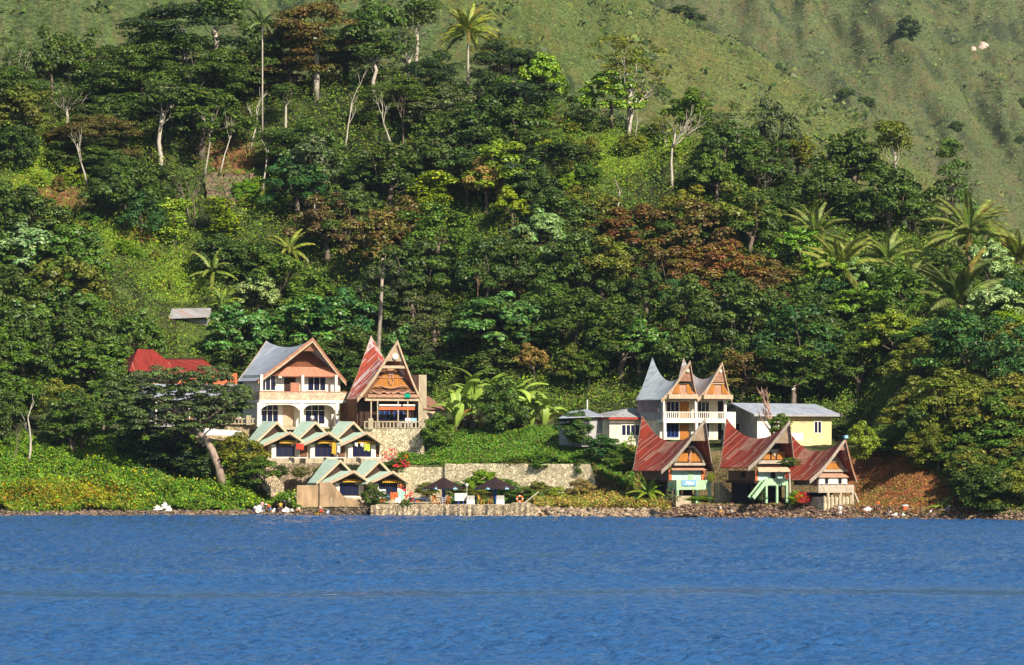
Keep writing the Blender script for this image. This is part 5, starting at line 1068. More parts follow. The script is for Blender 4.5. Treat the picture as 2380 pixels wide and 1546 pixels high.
# banana plants
def banana_leaf(L=3.0, w=.24, seed=0):
    V = []; Fq = []; n = 9
    for i in range(n+1):
        q = i/n; p = np.array([L*q*.75, 0, L*(.8*q-.75*q**2.4)]); ww = w*math.sin(PI*min(1, q*.9+.06))**.55 if i < n else .02
        V += [p+[0, -ww, -.08*ww], p+[0, 0, .06], p+[0, ww, -.08*ww]]
    for i in range(n): a = i*3; Fq += [(a, a+3, a+4, a+1), (a+1, a+4, a+5, a+2)]
    return npmesh('banana_leaf', np.array(V), np.array(Fq), LEAF, None, True)
BL = banana_leaf(); BL2 = banana_leaf(2.7, .29)
def banana(u, vt, Y, hs, label, sc=1.0, n=10, dead=2, color=(.30, .46, .12)):
    z = gz(u, Y); hs = max(1.6, PZ(vt, Y)-z-2.7*sc); b = thing('banana_plant', label, 'banana plant', (PX(u, Y), Y, z-.1), 0)
    mb = MB(); mb.smooth = True; mb.tube([(0, 0, -.3), (.05, 0, hs*.5), (0, 0, hs)], [.2, .16, .12], 7); mb.build('stem', paint('banana_stem', (.20, .20, .09), .8), b)
    for i in range(n+dead):
        f = link('leaf', BL if i % 2 else BL2, b); f.location = (0, 0, hs-.1-(.9 if i % 3 == 0 else 0)); up = random.uniform(-1.25, -.1) if i < n else random.uniform(.8, 1.1)
        f.rotation_euler = (random.uniform(-.4, .4), up, 2.399*i+random.uniform(-.3, .3)); s_ = sc*random.uniform(.8, 1.15)*(1 if i < n else .5); f.scale = (s_, s_, s_); j = random.uniform(.75, 1.25)
        c = color if i < n else (.40, .26, .09); f.color = (c[0]*j, c[1]*j, c[2]*j, 1)
for a in [(1095, 830, 654, 3, 'tallest banana plant, above the tin shack', 1.35, 13, 4), (1145, 835, 656, 3, 'banana plant with upright leaves right of the tallest one', 1.25, 10, 2), (1060, 880, 653, 2.5, 'banana plant with drooping leaves left of the tin shack', 1.05, 10, 3),
          (1205, 850, 655, 3, 'banana plant behind the dark round bush', 1.15, 10, 2), (1235, 875, 653, 2.5, 'bright banana plant right of the dark round bush', 1.1, 11, 2), (1265, 905, 652, 2, 'rightmost banana plant, above the rubble slope', .9, 9, 3), (1170, 880, 653, 2.5, 'banana plant whose leaves rise over the dark round bush', 1.0, 9, 1)]: banana(*a[:5], a[5]*1.75, a[6]+5, a[7])
# bare and pale-limbed trees
def bare_tree(name, label, base, H_, mat, seed, levels=3, spread=.55, r0=.2, lean=(0, 0), nb=4):
    r = random.Random(seed); mb = MB(); mb.smooth = True
    def grow(p, d, L, rad, lv):
        pts = [p]; q = p; dd = d.copy()
        for i in range(4): dd = (dd+Vector((r.gauss(0, .12), r.gauss(0, .12), .05))).normalized(); q = q+dd*L/4; pts.append(q)
        mb.tube(pts, [rad*(1-.16*i) for i in range(5)], 5 if lv else 7)
        if lv < levels:
            for i in range(nb):
                k = r.uniform(.45, 1); s0 = p.lerp(q, k) if k < .95 else q; an = r.uniform(0, 2*PI); nd = (dd+Vector((math.cos(an), math.sin(an), r.uniform(-.1, .6)))*spread*r.uniform(.7, 1.4)).normalized()
                grow(pts[min(4, int(k*4+.5))], nd, L*r.uniform(.4, .62), rad*.45, lv+1)
    grow(Vector((0, 0, -.3)), Vector((lean[0], lean[1], 1)).normalized(), H_*.55, r0, 0)
    b = thing(name, label, 'tree', base, 0); mb.build('limbs', mat, b); return b
def bt(u, vb, H_, label, mat=PALE, seed=1, dd=0, **kw):
    Y, z = hit(u, vb); Y -= dd; return bare_tree('bare_tree', label, (PX(u, Y), Y, z), H_, mat, seed, **kw)
bt(1562, 446, 15, 'dead white tree with horizontal broken limbs on the upper slope', seed=4, spread=1.0, levels=2, nb=5, r0=.24)
bt(1462, 330, 12.5, 'white skeleton of limbs at the sparse ridge tree', seed=8, spread=.8, levels=2, nb=5, r0=.3)
bt(1110, 690, 3.4, 'small leafless brown tree above the large teal-green tree', paint('reddish_twigs', (.4, .22, .14)), 6, spread=.5, levels=3, r0=.08, dd=6)
Yd = 624; bare_tree('bare_tree', 'lopped leafless tree in front of the yellow house', (PX(1803, Yd), Yd, gz(1803, Yd)), 8.6, paint('pinkish_bark', (.50, .31, .22)), 12, levels=2, spread=.42, r0=.3, nb=6)
for u, v0, v1, mat, l in [(478, 405, 265, PALE, 'pale thin trunk left of the hillside terraces'), (515, 400, 290, PALE, 'pale thin trunk at the middle of the hillside terraces'), (614, 440, 285, PALE, 'pale thin trunk right of the hillside terraces'), (452, 290, 160, PALE, 'pale trunk with a fork, under the huge ridge tree'), (425, 300, 235, PALE, 'short pale trunk left of the forked one under the huge ridge tree'),
        (205, 430, 300, PALE, 'pale twisted trunk above the left meadow'), (803, 345, 200, PALE, 'pale trunk right of the forked ridge tree'), (912, 350, 240, PALE, 'pale forked trunk in the upper middle woods'), (940, 350, 235, BARK, 'grey thin trunk right of the pale forked one'), (1160, 335, 290, PALE, 'short white leaning branch in the upper middle'), (585, 350, 215, PALE, 'thin grey trunk above the right end of the terraces'),
        (455, 530, 415, BARK, 'brown slim trunk, right one of a pair in mid slope'), (442, 510, 405, BARK, 'brown slim trunk, left one of a pair in mid slope'), (1435, 490, 425, PALE, 'small white bare trunk in the bright clearing'), (733, 495, 430, PALE, 'small white bare trunk above the large dark brown tree'), (1035, 395, 340, PALE, 'thin white double trunk above the yellow-green narrow tree'), (1475, 325, 270, PALE, 'white curved small trunk at the foot of the sparse ridge tree')]:
    Y, z = hit(u, v0); bare_tree('bare_tree', l, (PX(u, Y), Y-2.5, z), px2m(v0-v1, Y)*1.35, mat, int(u), levels=2, spread=.42, r0=.15 if v0-v1 > 60 else .09, lean=((u % 7-3)*.04, 0), nb=3)
Yk = 661; b = thing('tall_tree', 'tall dark-crowned tree on a long pale trunk behind the restaurant', 'tree', (PX(877, Yk), Yk, gz(877, Yk)-.2))
mb = MB(); mb.smooth = True; zt = PZ(600, Yk)-b.location.z; mb.tube([(0, 0, 0), (.05, 0, zt*.4), (.5, 0, zt*.75), (.7, 0, zt)], [.32, .27, .23, .18], 8); mb.build('trunk', paint('mottled_bark', (.36, .29, .22), .9, .5, 1.2), b)
c = link('crown', proto('round', 1)[0], b); c.location = (.7, 0, zt-8.0); c.scale = (1.0, 1.0, 1.0); c.color = (.05, .06, .03, 1)
# trees of the left shore with pale trunks
for u, vb, vt, l in [(72, 1062, 880, 'crooked white trunk rising from the left bank'), (38, 1060, 940, 'thin dark trunk at the far left of the bank')]:
    Y, z = hit(u, vb); bare_tree('bare_tree', l, (PX(u, Y), Y-3, z-.4), px2m(vb-vt, Y), PALE if u > 50 else BARK, int(u)+1, levels=2, spread=.45, r0=.2 if u > 50 else .1, lean=(.18, 0), nb=2)
# the leaning flat-crowned tree left of the chalets
Yl = 638.0
def LP(u, v, dy=0): return Vector(((u-515)*Yl/F, dy, (1121-v)*Yl/F))
bl_ = thing('leaning_tree', 'large dark flat-crowned tree leaning left over the shore beside the chalets', 'tree', (PX(515, Yl), Yl, PZ(1121, Yl)))
mb = MB(); mb.smooth = True
mb.tube([LP(517, 1130), LP(508, 1085), LP(492, 1045), LP(470, 1012), LP(440, 985)], [.62, .5, .46, .42, .3], 9)
RL = np.random.RandomState(21); cen = []; rad = []
for i in range(330):
    q = RL.rand()**.75; v_ = 846+140*q; hw = 70+100*math.sin(min(1, q*1.6+.12)*PI/2) if q < .6 else 170-150*(q-.6); uc = 425-25*q
    cen.append(LP(uc+RL.uniform(-hw, hw), v_+12*abs(RL.randn()), RL.uniform(-4, 5))); rad.append(.6+.6*RL.rand())
cen = np.array([list(c) for c in cen]); C, N = clump_leaves(RL, cen, np.array(rad), 150, .4, 1.1)
V, Q_ = quads(C, N, np.full(len(C), .34), np.full(len(C), .2), RL); c = link('crown', npmesh('crown_leaning', V, Q_, LEAF), bl_); c.color = (.12, .16, .07, 1)
for i in RL.permutation(len(cen))[:34]:
    e = Vector(cen[i]); s0 = LP(RL.uniform(440, 475), RL.uniform(985, 1015)); mb.tube([s0, s0.lerp(e, .5)+Vector((0, 0, .5)), e], [.1, .06, .02], 5)
mb.build('trunk', paint('pinkish_grey_bark', (.40, .29, .22), .9, .45, 1.5), bl_)
# ---------------------------------------------------------------- garden bushes, each its own thing
def bush(kind, color, u, vt, vb, wpx, label, Y, seed=0, name='bush', **kw):
    z = PZ(vb, Y); kind = 'bushy' if kind in ('broad', 'round') else kind; return tree(kind, color, (PX(u, Y), Y, z-.1), (vb-vt)*Y/F, px2m(wpx, Y), label, seed=seed, name=name, cat='bush', **kw)
for a in [(330, 985, 1085, 120, 'dark bush under the left side of the leaning flat-crowned tree', 644), (400, 1000, 1100, 130, 'dark bush under the middle of the leaning flat-crowned tree', 642), (455, 1030, 1110, 90, 'dark bush just left of the leaning trunk', 640)]: bush('broad', 'blackish green', *a, seed=1)
for a in [(652, 1080, 1104, 34, 'green shrub at the head of the stone steps', 639), (700, 1084, 1108, 40, 'olive shrub between upper and lower chalets, left one', 639), (745, 1082, 1104, 36, 'olive shrub between upper and lower chalets, right one', 639.5), (1345, 955, 1030, 60, 'dark leafy bush against the bungalow left wing', 633)]: bush('broad', 'olive' if 'olive' in a[4] else 'dark green', *a, seed=2)
bush('round', 'dark green', 1170, 880, 1015, 105, 'big dark round bush in front of the banana plants', 649, 1)
bush('broad', 'yellow-green', 2005, 978, 1066, 66, 'small round yellow-green tree standing alone right of the yellow house', 609, 1)
bush('cone', 'bright green', 1467, 1003, 1030, 16, 'small clipped cone bush in front of the bungalow window', 628, 0)
bush('broad', 'green', 1015, 960, 1045, 62, 'tangled green bush at the corner of the restaurant terrace', 645, 1)
bush('broad', 'deep green', 1330, 960, 1015, 75, 'dark green bush below the left wing of the bungalow', 633, 2)
bush('broad', 'deep green', 1400, 1010, 1062, 80, 'dark bush left of the first red roof, under the bungalow', 627, 0)
bush('broad', 'green', 1450, 1040, 1095, 80, 'green bush against the first red roof', 622, 1)
bush('cone', 'deep green', 1772, 1135, 1165, 20, 'dark cone bush under the green balcony of the middle red house', 599.8, 1)
bush('shrub', 'red', 1868, 1141, 1174, 32, 'bright crimson bush between the middle and right red houses', 599, 0)
bush('broad', 'green', 1835, 1062, 1082, 50, 'papaya top with leaf tuft before the middle red house', 599.8, 2)
bush('cone', 'grey-green', 1563, 1118, 1170, 34, 'climbing vine column at the left end of the green balcony', 603, 2)
bush('broad', 'bright green', 1625, 1152, 1163, 60, 'flat clipped yellow-green hedge in front of the blue-signed house', 600, 2)
bush('round', 'yellow-green', 1653, 1098, 1118, 18, 'little round yellow-green topiary at the end of the green balcony', 606, 2)
bush('broad', 'dark green', 862, 1120, 1172, 40, 'dark bush between the two waterfront chalets', 629.5, 1)
bush('broad', 'dark green', 888, 1140, 1176, 34, 'low dark bush in front of the right waterfront chalet', 628.8, 2)
bush('broad', 'dark green', 925, 1063, 1100, 62, 'dark bougainvillea bush carrying red flowers beside the upper chalets', 638, 0)
bush('broad', 'olive', 560, 1005, 1115, 110, 'olive shrub with yellow flowers between leaning tree and chalets', 640, 1)
bush('broad', 'green', 600, 1060, 1130, 80, 'green shrub below the left end of the chalets', 637, 2)
for i, (u, v0, v1, w, c) in enumerate([(985, 1080, 1098, 44, 'green'), (1062, 1070, 1088, 50, 'bright green'), (1128, 1066, 1090, 46, 'green'), (1205, 1068, 1086, 60, 'olive'), (1262, 1064, 1092, 50, 'green'), (1356, 1066, 1110, 48, 'dark green')]): bush('broad', c, u, v0, v1, w, ['leftmost', 'second from left', 'third from left', 'third from right', 'second from right', 'rightmost'][i]+' creeper spilling over the top of the cream stone wall', 637.6-i*2.3, i % 3)
for i, (u, v0, v1, w, c) in enumerate([(992, 1120, 1150, 50, 'olive'), (1062, 1118, 1155, 46, 'green'), (1175, 1112, 1150, 60, 'green'), (1250, 1118, 1158, 60, 'olive'), (1300, 1130, 1165, 60, 'yellow-green'), (1350, 1112, 1160, 60, 'tan')]): bush('broad', c, u, v0, v1, w, ['leftmost', 'second from left', 'third from left', 'third from right', 'second from right', 'rightmost'][i]+' weed clump at the foot of the cream stone wall', 632.5-i*2, i % 3)
bush('broad', 'green', 1310, 1075, 1120, 36, 'dark green vine hanging over the cream stone wall', 629, 0)
bush('broad', 'bright green', 1120, 1090, 1140, 70, 'green vine growing up behind the right thatched umbrella', 630, 1)
bush('broad', 'green', 1215, 1130, 1165, 60, 'low green bush right of the right thatched umbrella', 625, 1)
bush('round', 'green', 1815, 960, 1010, 50, 'leafy green regrowth around the lopped tree', 623, 0)
bush('broad', 'green', 2090, 1010, 1060, 130, 'spreading green creeper right of the round yellow-green tree', 612, 2)
bush('broad', 'bright green', 1850, 1140, 1170, 40, 'green garden plant under the papaya', 599.5, 2)
bush('broad', 'olive', 1100, 1130, 1160, 60, 'olive bush between the two thatched umbrellas', 628, 0)
pp = thing('papaya_trunk', 'pale thin papaya trunk before the middle red house', 'tree', on(1836, 600)); MB().tube([(0, 0, -.3), (.02, 0, 2.2), (-.05, 0, 4.3)], [.13, .11, .09], 7).build('trunk', PALE, pp)
def flowers(name, label, u, v, Y, ru, rv, n, col, sz=.24):
    r = np.random.RandomState(int(u)); k = Y/F; C = np.stack([r.randn(n)*ru*k*.5, r.randn(n)*.4, r.randn(n)*rv*k*.5], 1); cl = C[r.randint(0, 9, n)]*.8+r.randn(n, 3)*.22; cl[:, 2] = np.abs(cl[:, 2]+rv*k*.3)
    V, Q_ = quads(cl, np.stack([r.randn(n)*.5, -np.ones(n), r.rand(n)], 1), np.full(n, sz), np.full(n, sz*.8), r); o = link(name, npmesh(name, V, Q_, TINT, np.tile(col, (n, 1))*(.7+.6*r.rand(n))[:, None]), label=label, kind='stuff'); o.location = P(u, v, Y); return o
flowers('red_flowers', 'red bougainvillea flowers left cluster beside the upper chalets', 912, 1068, 636.5, 40, 22, 70, (.65, .05, .03))
flowers('red_flowers', 'red bougainvillea flowers right cluster above the stone wall', 938, 1085, 636.2, 30, 14, 55, (.6, .06, .03))
flowers('canna_flowers', 'orange-red canna flowers on the left end of the quay', 945, 1168, QY(945, .6), 42, 34, 80, (.75, .09, .03)); bush('shrub', 'dark green', 947, 1160, 1190, 36, 'leafy canna plants on the left end of the quay', QY(947, .3), 1)
# ---------------------------------------------------------------- shore rocks and stones
r = np.random.RandomState(4)
def rocks(name, u, d, size, cols, label, zoff=.05):
    base = np.array([[0,0,1],[.9,.1,.3],[.2,.95,.2],[-.85,.35,.3],[-.45,-.8,.25],[.5,-.75,.3],[0,0,-.6]]); fa = np.array([[0,1,2],[0,2,3],[0,3,4],[0,4,5],[0,5,1],[6,2,1],[6,3,2],[6,4,3],[6,5,4],[6,1,5]])
    n = len(u); Y = YS(u)+d; X = PX(u, Y); Z_ = ground(u, d)+zoff; th = r.rand(n)*6.28; s_ = size*(.5+r.rand(n)**2*1.3)
    B = base[None]*(1+.3*r.randn(n, 7, 1))*s_[:, None, None]*np.array([1.25, 1, .7]); x = B[..., 0]*np.cos(th)[:, None]-B[..., 1]*np.sin(th)[:, None]; y = B[..., 0]*np.sin(th)[:, None]+B[..., 1]*np.cos(th)[:, None]
    V = np.stack([x+X[:, None], y+Y[:, None], B[..., 2]+Z_[:, None]], -1).reshape(-1, 3); Fq = (fa[None]+np.arange(n)[:, None, None]*7).reshape(-1, 3); col = np.array(cols)[r.randint(0, len(cols), n)]*(.7+.6*r.rand(n))[:, None]
    return link(name, npmesh(name, V, Fq, ROCKM, np.repeat(col, 10, 0)), kind='stuff', label=label)
t = NT('rock_surface'); ROCKM = t.out(t.mix(1.0, t.n('Attribute', attribute_name='tint').outputs[0], t.mix(t.noise(t.obj(), 4, 4), (.6, .6, .6), (1.2, 1.2, 1.2)), 'MULTIPLY'), .9, t.noise(t.obj(), 9, 3), .6, .05)
rocks('shore_rocks', r.uniform(-200, 880, 2200), r.uniform(-.3, 1.3, 2200), .2, [(.2, .15, .1), (.28, .2, .14), (.14, .1, .08)], 'small brown rocks along the left waterline')
rocks('shore_rocks', r.uniform(1235, 1530, 1500), r.uniform(-.3, 2.2, 1500), .26, [(.38, .28, .18), (.3, .21, .13), (.46, .36, .24)], 'pale tumbled rocks between quay and red houses')
rocks('shore_rocks', r.uniform(1500, 2460, 3800), r.uniform(-.3, 3.4, 3800), .16, [(.24, .15, .1), (.15, .09, .07), (.36, .25, .15)], 'dark brown rocks below the red houses')
rocks('quay_foot_stones', r.uniform(862, 1250, 700), r.uniform(-1.35, -.9, 700), .22, [(.6, .48, .3), (.45, .33, .2), (.3, .2, .13)], 'stones along the foot of the quay', .75)
rocks('rubble', r.uniform(1270, 1400, 500), r.uniform(27, 38, 500), .3, [(.4, .27, .18), (.3, .2, .14)], 'rubble heap below the left wing of the bungalow')
rocks('rubble', r.uniform(630, 700, 300), r.uniform(4, 12, 300), .3, [(.36, .28, .18), (.25, .19, .12)], 'rubble beside the stone steps')
# hillside terraces
for i, (v, u0, u1) in enumerate([(412, 480, 600), (432, 482, 612), (452, 485, 600), (468, 488, 585)]):
    Y, z = hit((u0+u1)/2, v); x0, x1 = PX(u0, Y), PX(u1, Y); mb = MB(); pts = [x0+(x1-x0)*k/8 for k in range(9)]
    for k in range(8):
        o_ = random.uniform(-.5, .5); zt = z+random.uniform(-.3, .2); mb.add([(pts[k]-.15, Y-1.9+o_, z-1.3), (pts[k+1]+.1, Y-1.9+random.uniform(-.4, .4), z-1.3), (pts[k+1]+.1, Y-1.2, zt-.1), (pts[k]-.15, Y-1.2+o_, zt), (pts[k]-.15, Y+2.6, zt+.2), (pts[k+1]+.1, Y+2.6, zt+.2)], [(0, 1, 2, 3), (3, 2, 5, 4)])
    finish(mb.build('terrace_wall', paint('terrace_earth', (.21, .14, .095), .95, .55, 1.1)), ['topmost', 'second highest', 'third highest', 'lowest'][i]+' earthen terrace wall in the hillside clearing', 'terrace wall')
    uu = r.uniform(u0-8, u1+8, 900); Yg = Y+r.uniform(-2.3, 2.3, 900); C = np.stack([PX(uu, Yg), Yg, z-.25+.95*r.rand(900)**1.5], 1); V, Q_ = quads(C, r.randn(900, 3)+[0, -.5, 1], np.full(900, .3), np.full(900, .14), r); link('terrace_grass', npmesh('terrace_grass', V, Q_, TINT, np.tile([.10, .22, .04], (900, 1))), kind='stuff', label='short green grass on hillside terrace')
# mountain landmarks
def mt(u, v): return hit_far(u, v)
def hit_far(u, v):
    Y = YS(u)+_dd; z = ground(np.full(_dd.shape, float(u)), _dd); ok = np.nonzero((HV-(z-CH)*F/Y <= v) & (_dd > 250))[0]; i = ok[0]; return float(Y[i]), float(z[i])
Y, z = hit_far(2112, 92); tree('bushy', 'blackish green', (PX(2112, Y), Y, z-1), px2m(58, Y), px2m(48, Y), 'lone dark round tree on the far grassy mountainside', seed=1)
for u, v, w, l in [(1585, 22, 60, 'dark green thicket in the gully at the top edge, left clump'), (1615, 48, 50, 'dark green thicket in the gully at the top edge, right clump'), (1965, 215, 40, 'dark scrub clump in the far gully, upper one'), (2010, 232, 44, 'dark scrub clump in the far gully, lower one'), (2222, 290, 34, 'small dark flat bush on the far slope'), (2375, 240, 24, 'dark bush at right edge of the far slope'), (2372, 325, 24, 'lower dark bush at right edge of the far slope')]:
    Y, z = hit_far(u, v+12); tree('bushy', 'dark green', (PX(u, Y), Y, z-1), px2m(26, Y), px2m(w, Y), l, seed=0)
for u, v, s_, l in [(2285, 112, 13, 'large pale rock outcrop on the far mountainside'), (2262, 122, 7, 'small pale rock left of the large outcrop')]:
    Y, z = hit_far(u, v); k = Y/F; rr = random.Random(u); mb = MB(); bm_ = []
    for i in range(7):
        for j in range(10): an = j*.628; q = math.sin((i+.5)/7*PI); bm_.append((s_*k*q*math.cos(an)*rr.uniform(.8, 1.2), s_*k*q*math.sin(an)*.6, s_*k*math.cos((i+.5)/7*PI)*rr.uniform(.9, 1.25)))
    mb.add(bm_, [(i*10+j, i*10+(j+1) % 10, (i+1)*10+(j+1) % 10, (i+1)*10+j) for i in range(6) for j in range(10)]+[tuple(range(9, -1, -1)), tuple(range(60, 70))]); o = mb.build('rock_outcrop', paint('pale_rock', (.55, .42, .33), .9, .35, .15)); o.location = (PX(u, Y), Y-1, z); finish(o, l, 'rock')

# ---------------------------------------------------------------- people
SKIN = paint('skin', (.32, .16, .09), .6, .1, 4); HAIR = paint('black_hair', (.012, .01, .01), .5, .1, 4)
def cloth(nm, c): return paint('cloth_'+nm, c, .85, .18, 4)
def skin_mesh(name, verts, edges, radii, root, mat, sub=1):
    me = bpy.data.meshes.new('tmp'); me.from_pydata(verts, edges, []); o = bpy.data.objects.new('tmp', me); COL.objects.link(o)
    o.modifiers.new('s', 'SKIN'); me.skin_vertices[0].data  # ensure layer
    for i, rr in enumerate(radii): me.skin_vertices[0].data[i].radius = (rr, rr) if not isinstance(rr, tuple) else rr; me.skin_vertices[0].data[i].use_root = (i == root)
    m = o.modifiers.new('d', 'SUBSURF'); m.levels = sub; m.render_levels = sub
    dg = bpy.context.evaluated_depsgraph_get(); out = bpy.data.meshes.new_from_object(o.evaluated_get(dg)); out.name = name; bpy.data.objects.remove(o); bpy.data.meshes.remove(me)
    out.materials.clear(); out.materials.append(mat); out.polygons.foreach_set('use_smooth', [True]*len(out.polygons)); return out
POSE = {  # joints: pelvis, chest, neck, head, then per side shoulder, elbow, wrist, hip, knee, ankle ; x right, -y towards viewer
 'stand': dict(pel=(0, 0, .92), ch=(0, 0, 1.28), nk=(0, 0, 1.44), hd=(0, -.02, 1.58), el=[(-.24, .02, 1.12), (.24, .02, 1.12)], wr=[(-.25, -.1, .88), (.25, -.1, .88)], kn=[(-.1, -.01, .5), (.1, -.01, .5)], an=[(-.11, .02, .08), (.11, .02, .08)]),
 'bend': dict(pel=(0, .12, .82), ch=(-.18, -.1, 1.08), nk=(-.3, -.2, 1.1), hd=(-.4, -.26, 1.08), el=[(-.34, -.28, .85), (-.2, -.3, .82)], wr=[(-.42, -.32, .62), (-.3, -.36, .58)], kn=[(-.14, .02, .45), (.1, .02, .45)], an=[(-.14, .1, .07), (.12, .1, .07)]),
 'squat': dict(pel=(0, .12, .28), ch=(0, -.06, .62), nk=(0, -.14, .76), hd=(-.02, -.2, .88), el=[(-.26, -.22, .5), (.26, -.22, .5)], wr=[(-.16, -.42, .34), (.14, -.42, .34)], kn=[(-.2, -.3, .48), (.2, -.3, .48)], an=[(-.16, -.05, .07), (.16, -.05, .07)]),
 'sit': dict(pel=(0, .1, .45), ch=(0, .06, .82), nk=(0, .04, .98), hd=(0, .0, 1.12), el=[(-.25, 0, .68), (.25, 0, .68)], wr=[(-.2, -.25, .58), (.2, -.25, .58)], kn=[(-.12, -.36, .47), (.12, -.36, .47)], an=[(-.12, -.36, .07), (.12, -.36, .07)])}
BODY = {}
def body(pose):
    if pose in BODY: return BODY[pose]
    p = POSE[pose]; V = []; E = []; R_ = []
    def add(v, rr, par=None): V.append(tuple(v)); R_.append(rr); (E.append((par, len(V)-1)) if par is not None else None); return len(V)-1
    pel = add(p['pel'], .13); ch = add(p['ch'], .14, pel); nk = add(p['nk'], .055, ch); hd = add(p['hd'], .1, nk); up = Vector(p['hd'])-Vector(p['nk']); tp = add(Vector(p['hd'])+up.normalized()*.09, .075, hd)
    for s_, i in ((-1, 0), (1, 1)):
        sh = add(Vector(p['ch']).lerp(Vector(p['nk']), .65)+Vector((s_*.17, 0, 0)), .055, ch); e = add(p['el'][i], .042, sh); w = add(p['wr'][i], .028, e)
        d = (Vector(p['wr'][i])-Vector(p['el'][i])).normalized(); pm = Vector(p['wr'][i])+d*.07; h_ = add(pm, .032, w); sd_ = d.cross(Vector((0, 1, .2))).normalized()
        for k in range(4): add(pm+d*(.07+.012*(k in (1, 2)))+sd_*(k-1.5)*.02, .009, h_)
        add(pm-d*.01+sd_*.05, .01, w)
        hp = add(Vector(p['pel'])+Vector((s_*.09, 0, -.05)), .095, pel); kn = add(p['kn'][i], .06, hp); an = add(p['an'][i], .036, kn); add(Vector(p['an'][i])+Vector((0, -.16, -.03)), .032, an)
    me = skin_mesh('body_'+pose, V, E, R_, pel, SKIN)
    top = skin_mesh('top_'+pose, [p['pel'], p['ch'], Vector(p['ch']).lerp(Vector(p['nk']), .6)]+[Vector(p['ch']).lerp(Vector(p['nk']), .6)+Vector((s_*.19, 0, 0)) for s_ in (-1, 1)]+[Vector(p['el'][i]).lerp(Vector(p['ch']), .25)+Vector((s_*.05, 0, 0)) for i, s_ in ((0, -1), (1, 1))], [(0, 1), (1, 2), (2, 3), (2, 4), (3, 5), (4, 6)], [.165, .175, .1, .075, .075, .062, .062], 0, SKIN)
    bot = skin_mesh('bottom_'+pose, [Vector(p['pel'])+Vector((0, 0, .06)), Vector(p['pel'])+Vector((-.09, 0, -.05)), Vector(p['kn'][0]), Vector(p['pel'])+Vector((.09, 0, -.05)), Vector(p['kn'][1])], [(0, 1), (1, 2), (0, 3), (3, 4)], [.16, .12, .09, .12, .09], 0, SKIN)
    hm = MB(); hm.smooth = True; c = Vector(p['hd'])+up.normalized()*.05+Vector((0, .03, .02)); hm.lathe([(0, .12), (.07, .105), (.11, .05), (.115, -.02), (.09, -.09), (0, -.1)], 10, tuple(c)); BODY[pose] = (me, top, bot, hm.mesh('hair_'+pose, HAIR)); return BODY[pose]
def person(pose, loc, rz, top, bottom, label, sc=1.0, hat=None):
    b = thing('person', label, 'person', loc, rz); me, tp, bt_, hr = body(pose); b.scale = (sc,)*3
    link('body', me, b)
    for nm, m_, c in (('shirt', tp, top), ('trousers', bt_, bottom)):
        if c: o = link(nm, m_, b); o.material_slots[0].link = 'OBJECT'; o.material_slots[0].material = c
    link('hair', hr, b); hd = Vector(POSE[pose]['hd']); f = MB()
    f.box(hd.x-.055, hd.x-.025, hd.y-.115, hd.y-.1, hd.z, hd.z+.015).box(hd.x+.025, hd.x+.055, hd.y-.115, hd.y-.1, hd.z, hd.z+.015).box(hd.x-.03, hd.x+.03, hd.y-.112, hd.y-.1, hd.z-.062, hd.z-.052); f.build('face', HAIR, b)
    MB().slab([(hd.x-.015, hd.y-.098, hd.z+.0), (hd.x+.015, hd.y-.098, hd.z), (hd.x+.02, hd.y-.13, hd.z-.04), (hd.x-.02, hd.y-.13, hd.z-.04)], (0, .03, 0)).build('nose', SKIN, b)
    if hat: MB().lathe([(0, .17), (.1, .13), (.12, .06), (.24, .03), (.24, .02), (0, .03)], 14, tuple(hd+Vector((0, .02, .02)))).build('hat', hat, b)
    return b
WC, OC, YC, BC, PK, DC, RC = cloth('white', (.85, .82, .76)), cloth('orange', (.75, .16, .04)), cloth('yellow', (.75, .42, .05)), cloth('blue', (.14, .2, .4)), cloth('pink', (.75, .42, .38)), cloth('dark', (.05, .05, .08)), cloth('red', (.7, .07, .04))
def shore(u, d=.25): Y = float(YS(u))+d; return Vector((PX(u, Y), Y, max(gz(u, Y), -.05)+.02))
person('squat', shore(592, .4), .9, WC, BC, 'person in white crouching, leftmost of the washing group at the shore', 1.15)
person('stand', shore(609, .3), -.5, PK, WC, 'person in pink and white holding a white cloth at the shore', .98)
person('bend', shore(627, .2), -.3, OC, BC, 'person in orange top and blue shorts bending at the waterline', 1.0, WC)
person('stand', shore(652, .3), .6, YC, DC, 'person in tan-orange clothes standing at the right of the washing group', .9)
person('squat', shore(695, .6), -.6, WC, YC, 'crouching person in white, rightmost of the washing group', .95)
person('bend', shore(747, .2), .2, PK, RC, 'person in pink and orange bending alone at the water before the tan wall', .95)
person('bend', shore(1675, .25), .6, WC, YC, 'person in white top bending over at the water below the blue sign', .95)
person('squat', shore(1700, .5), -.9, cloth('grey', (.5, .55, .55)), DC, 'crouching person in grey right of the bending one in white', .9)
person('stand', shore(1953, .1), 0, WC, WC, 'person in white with pink headscarf standing in the shallows', .95, PK)
person('sit', shore(2040, 2.6), -.5, OC, DC, 'seated person in orange shirt on the dark rocks', .95)
person('squat', shore(2065, 1.0), .8, DC, WC, 'person in dark top crouching over washing on the rocks', .95)
person('bend', shore(2205, .6), .7, WC, DC, 'person in white shirt bending at the water on the right shore', 1.05)
person('sit', P(541, 985, 655.5), 0, OC, DC, 'person in orange seated behind the terrace balustrade', 1.0); person('sit', P(556, 985, 655.5), .3, WC, DC, 'person in white seated behind the terrace balustrade', 1.0)
person('stand', P(726, 992, 655), .4, WC, DC, 'person in white at the left arch of the white house', .95); person('stand', P(783, 992, 655), -.4, WC, BC, 'person in white at the right column of the white house', .95)
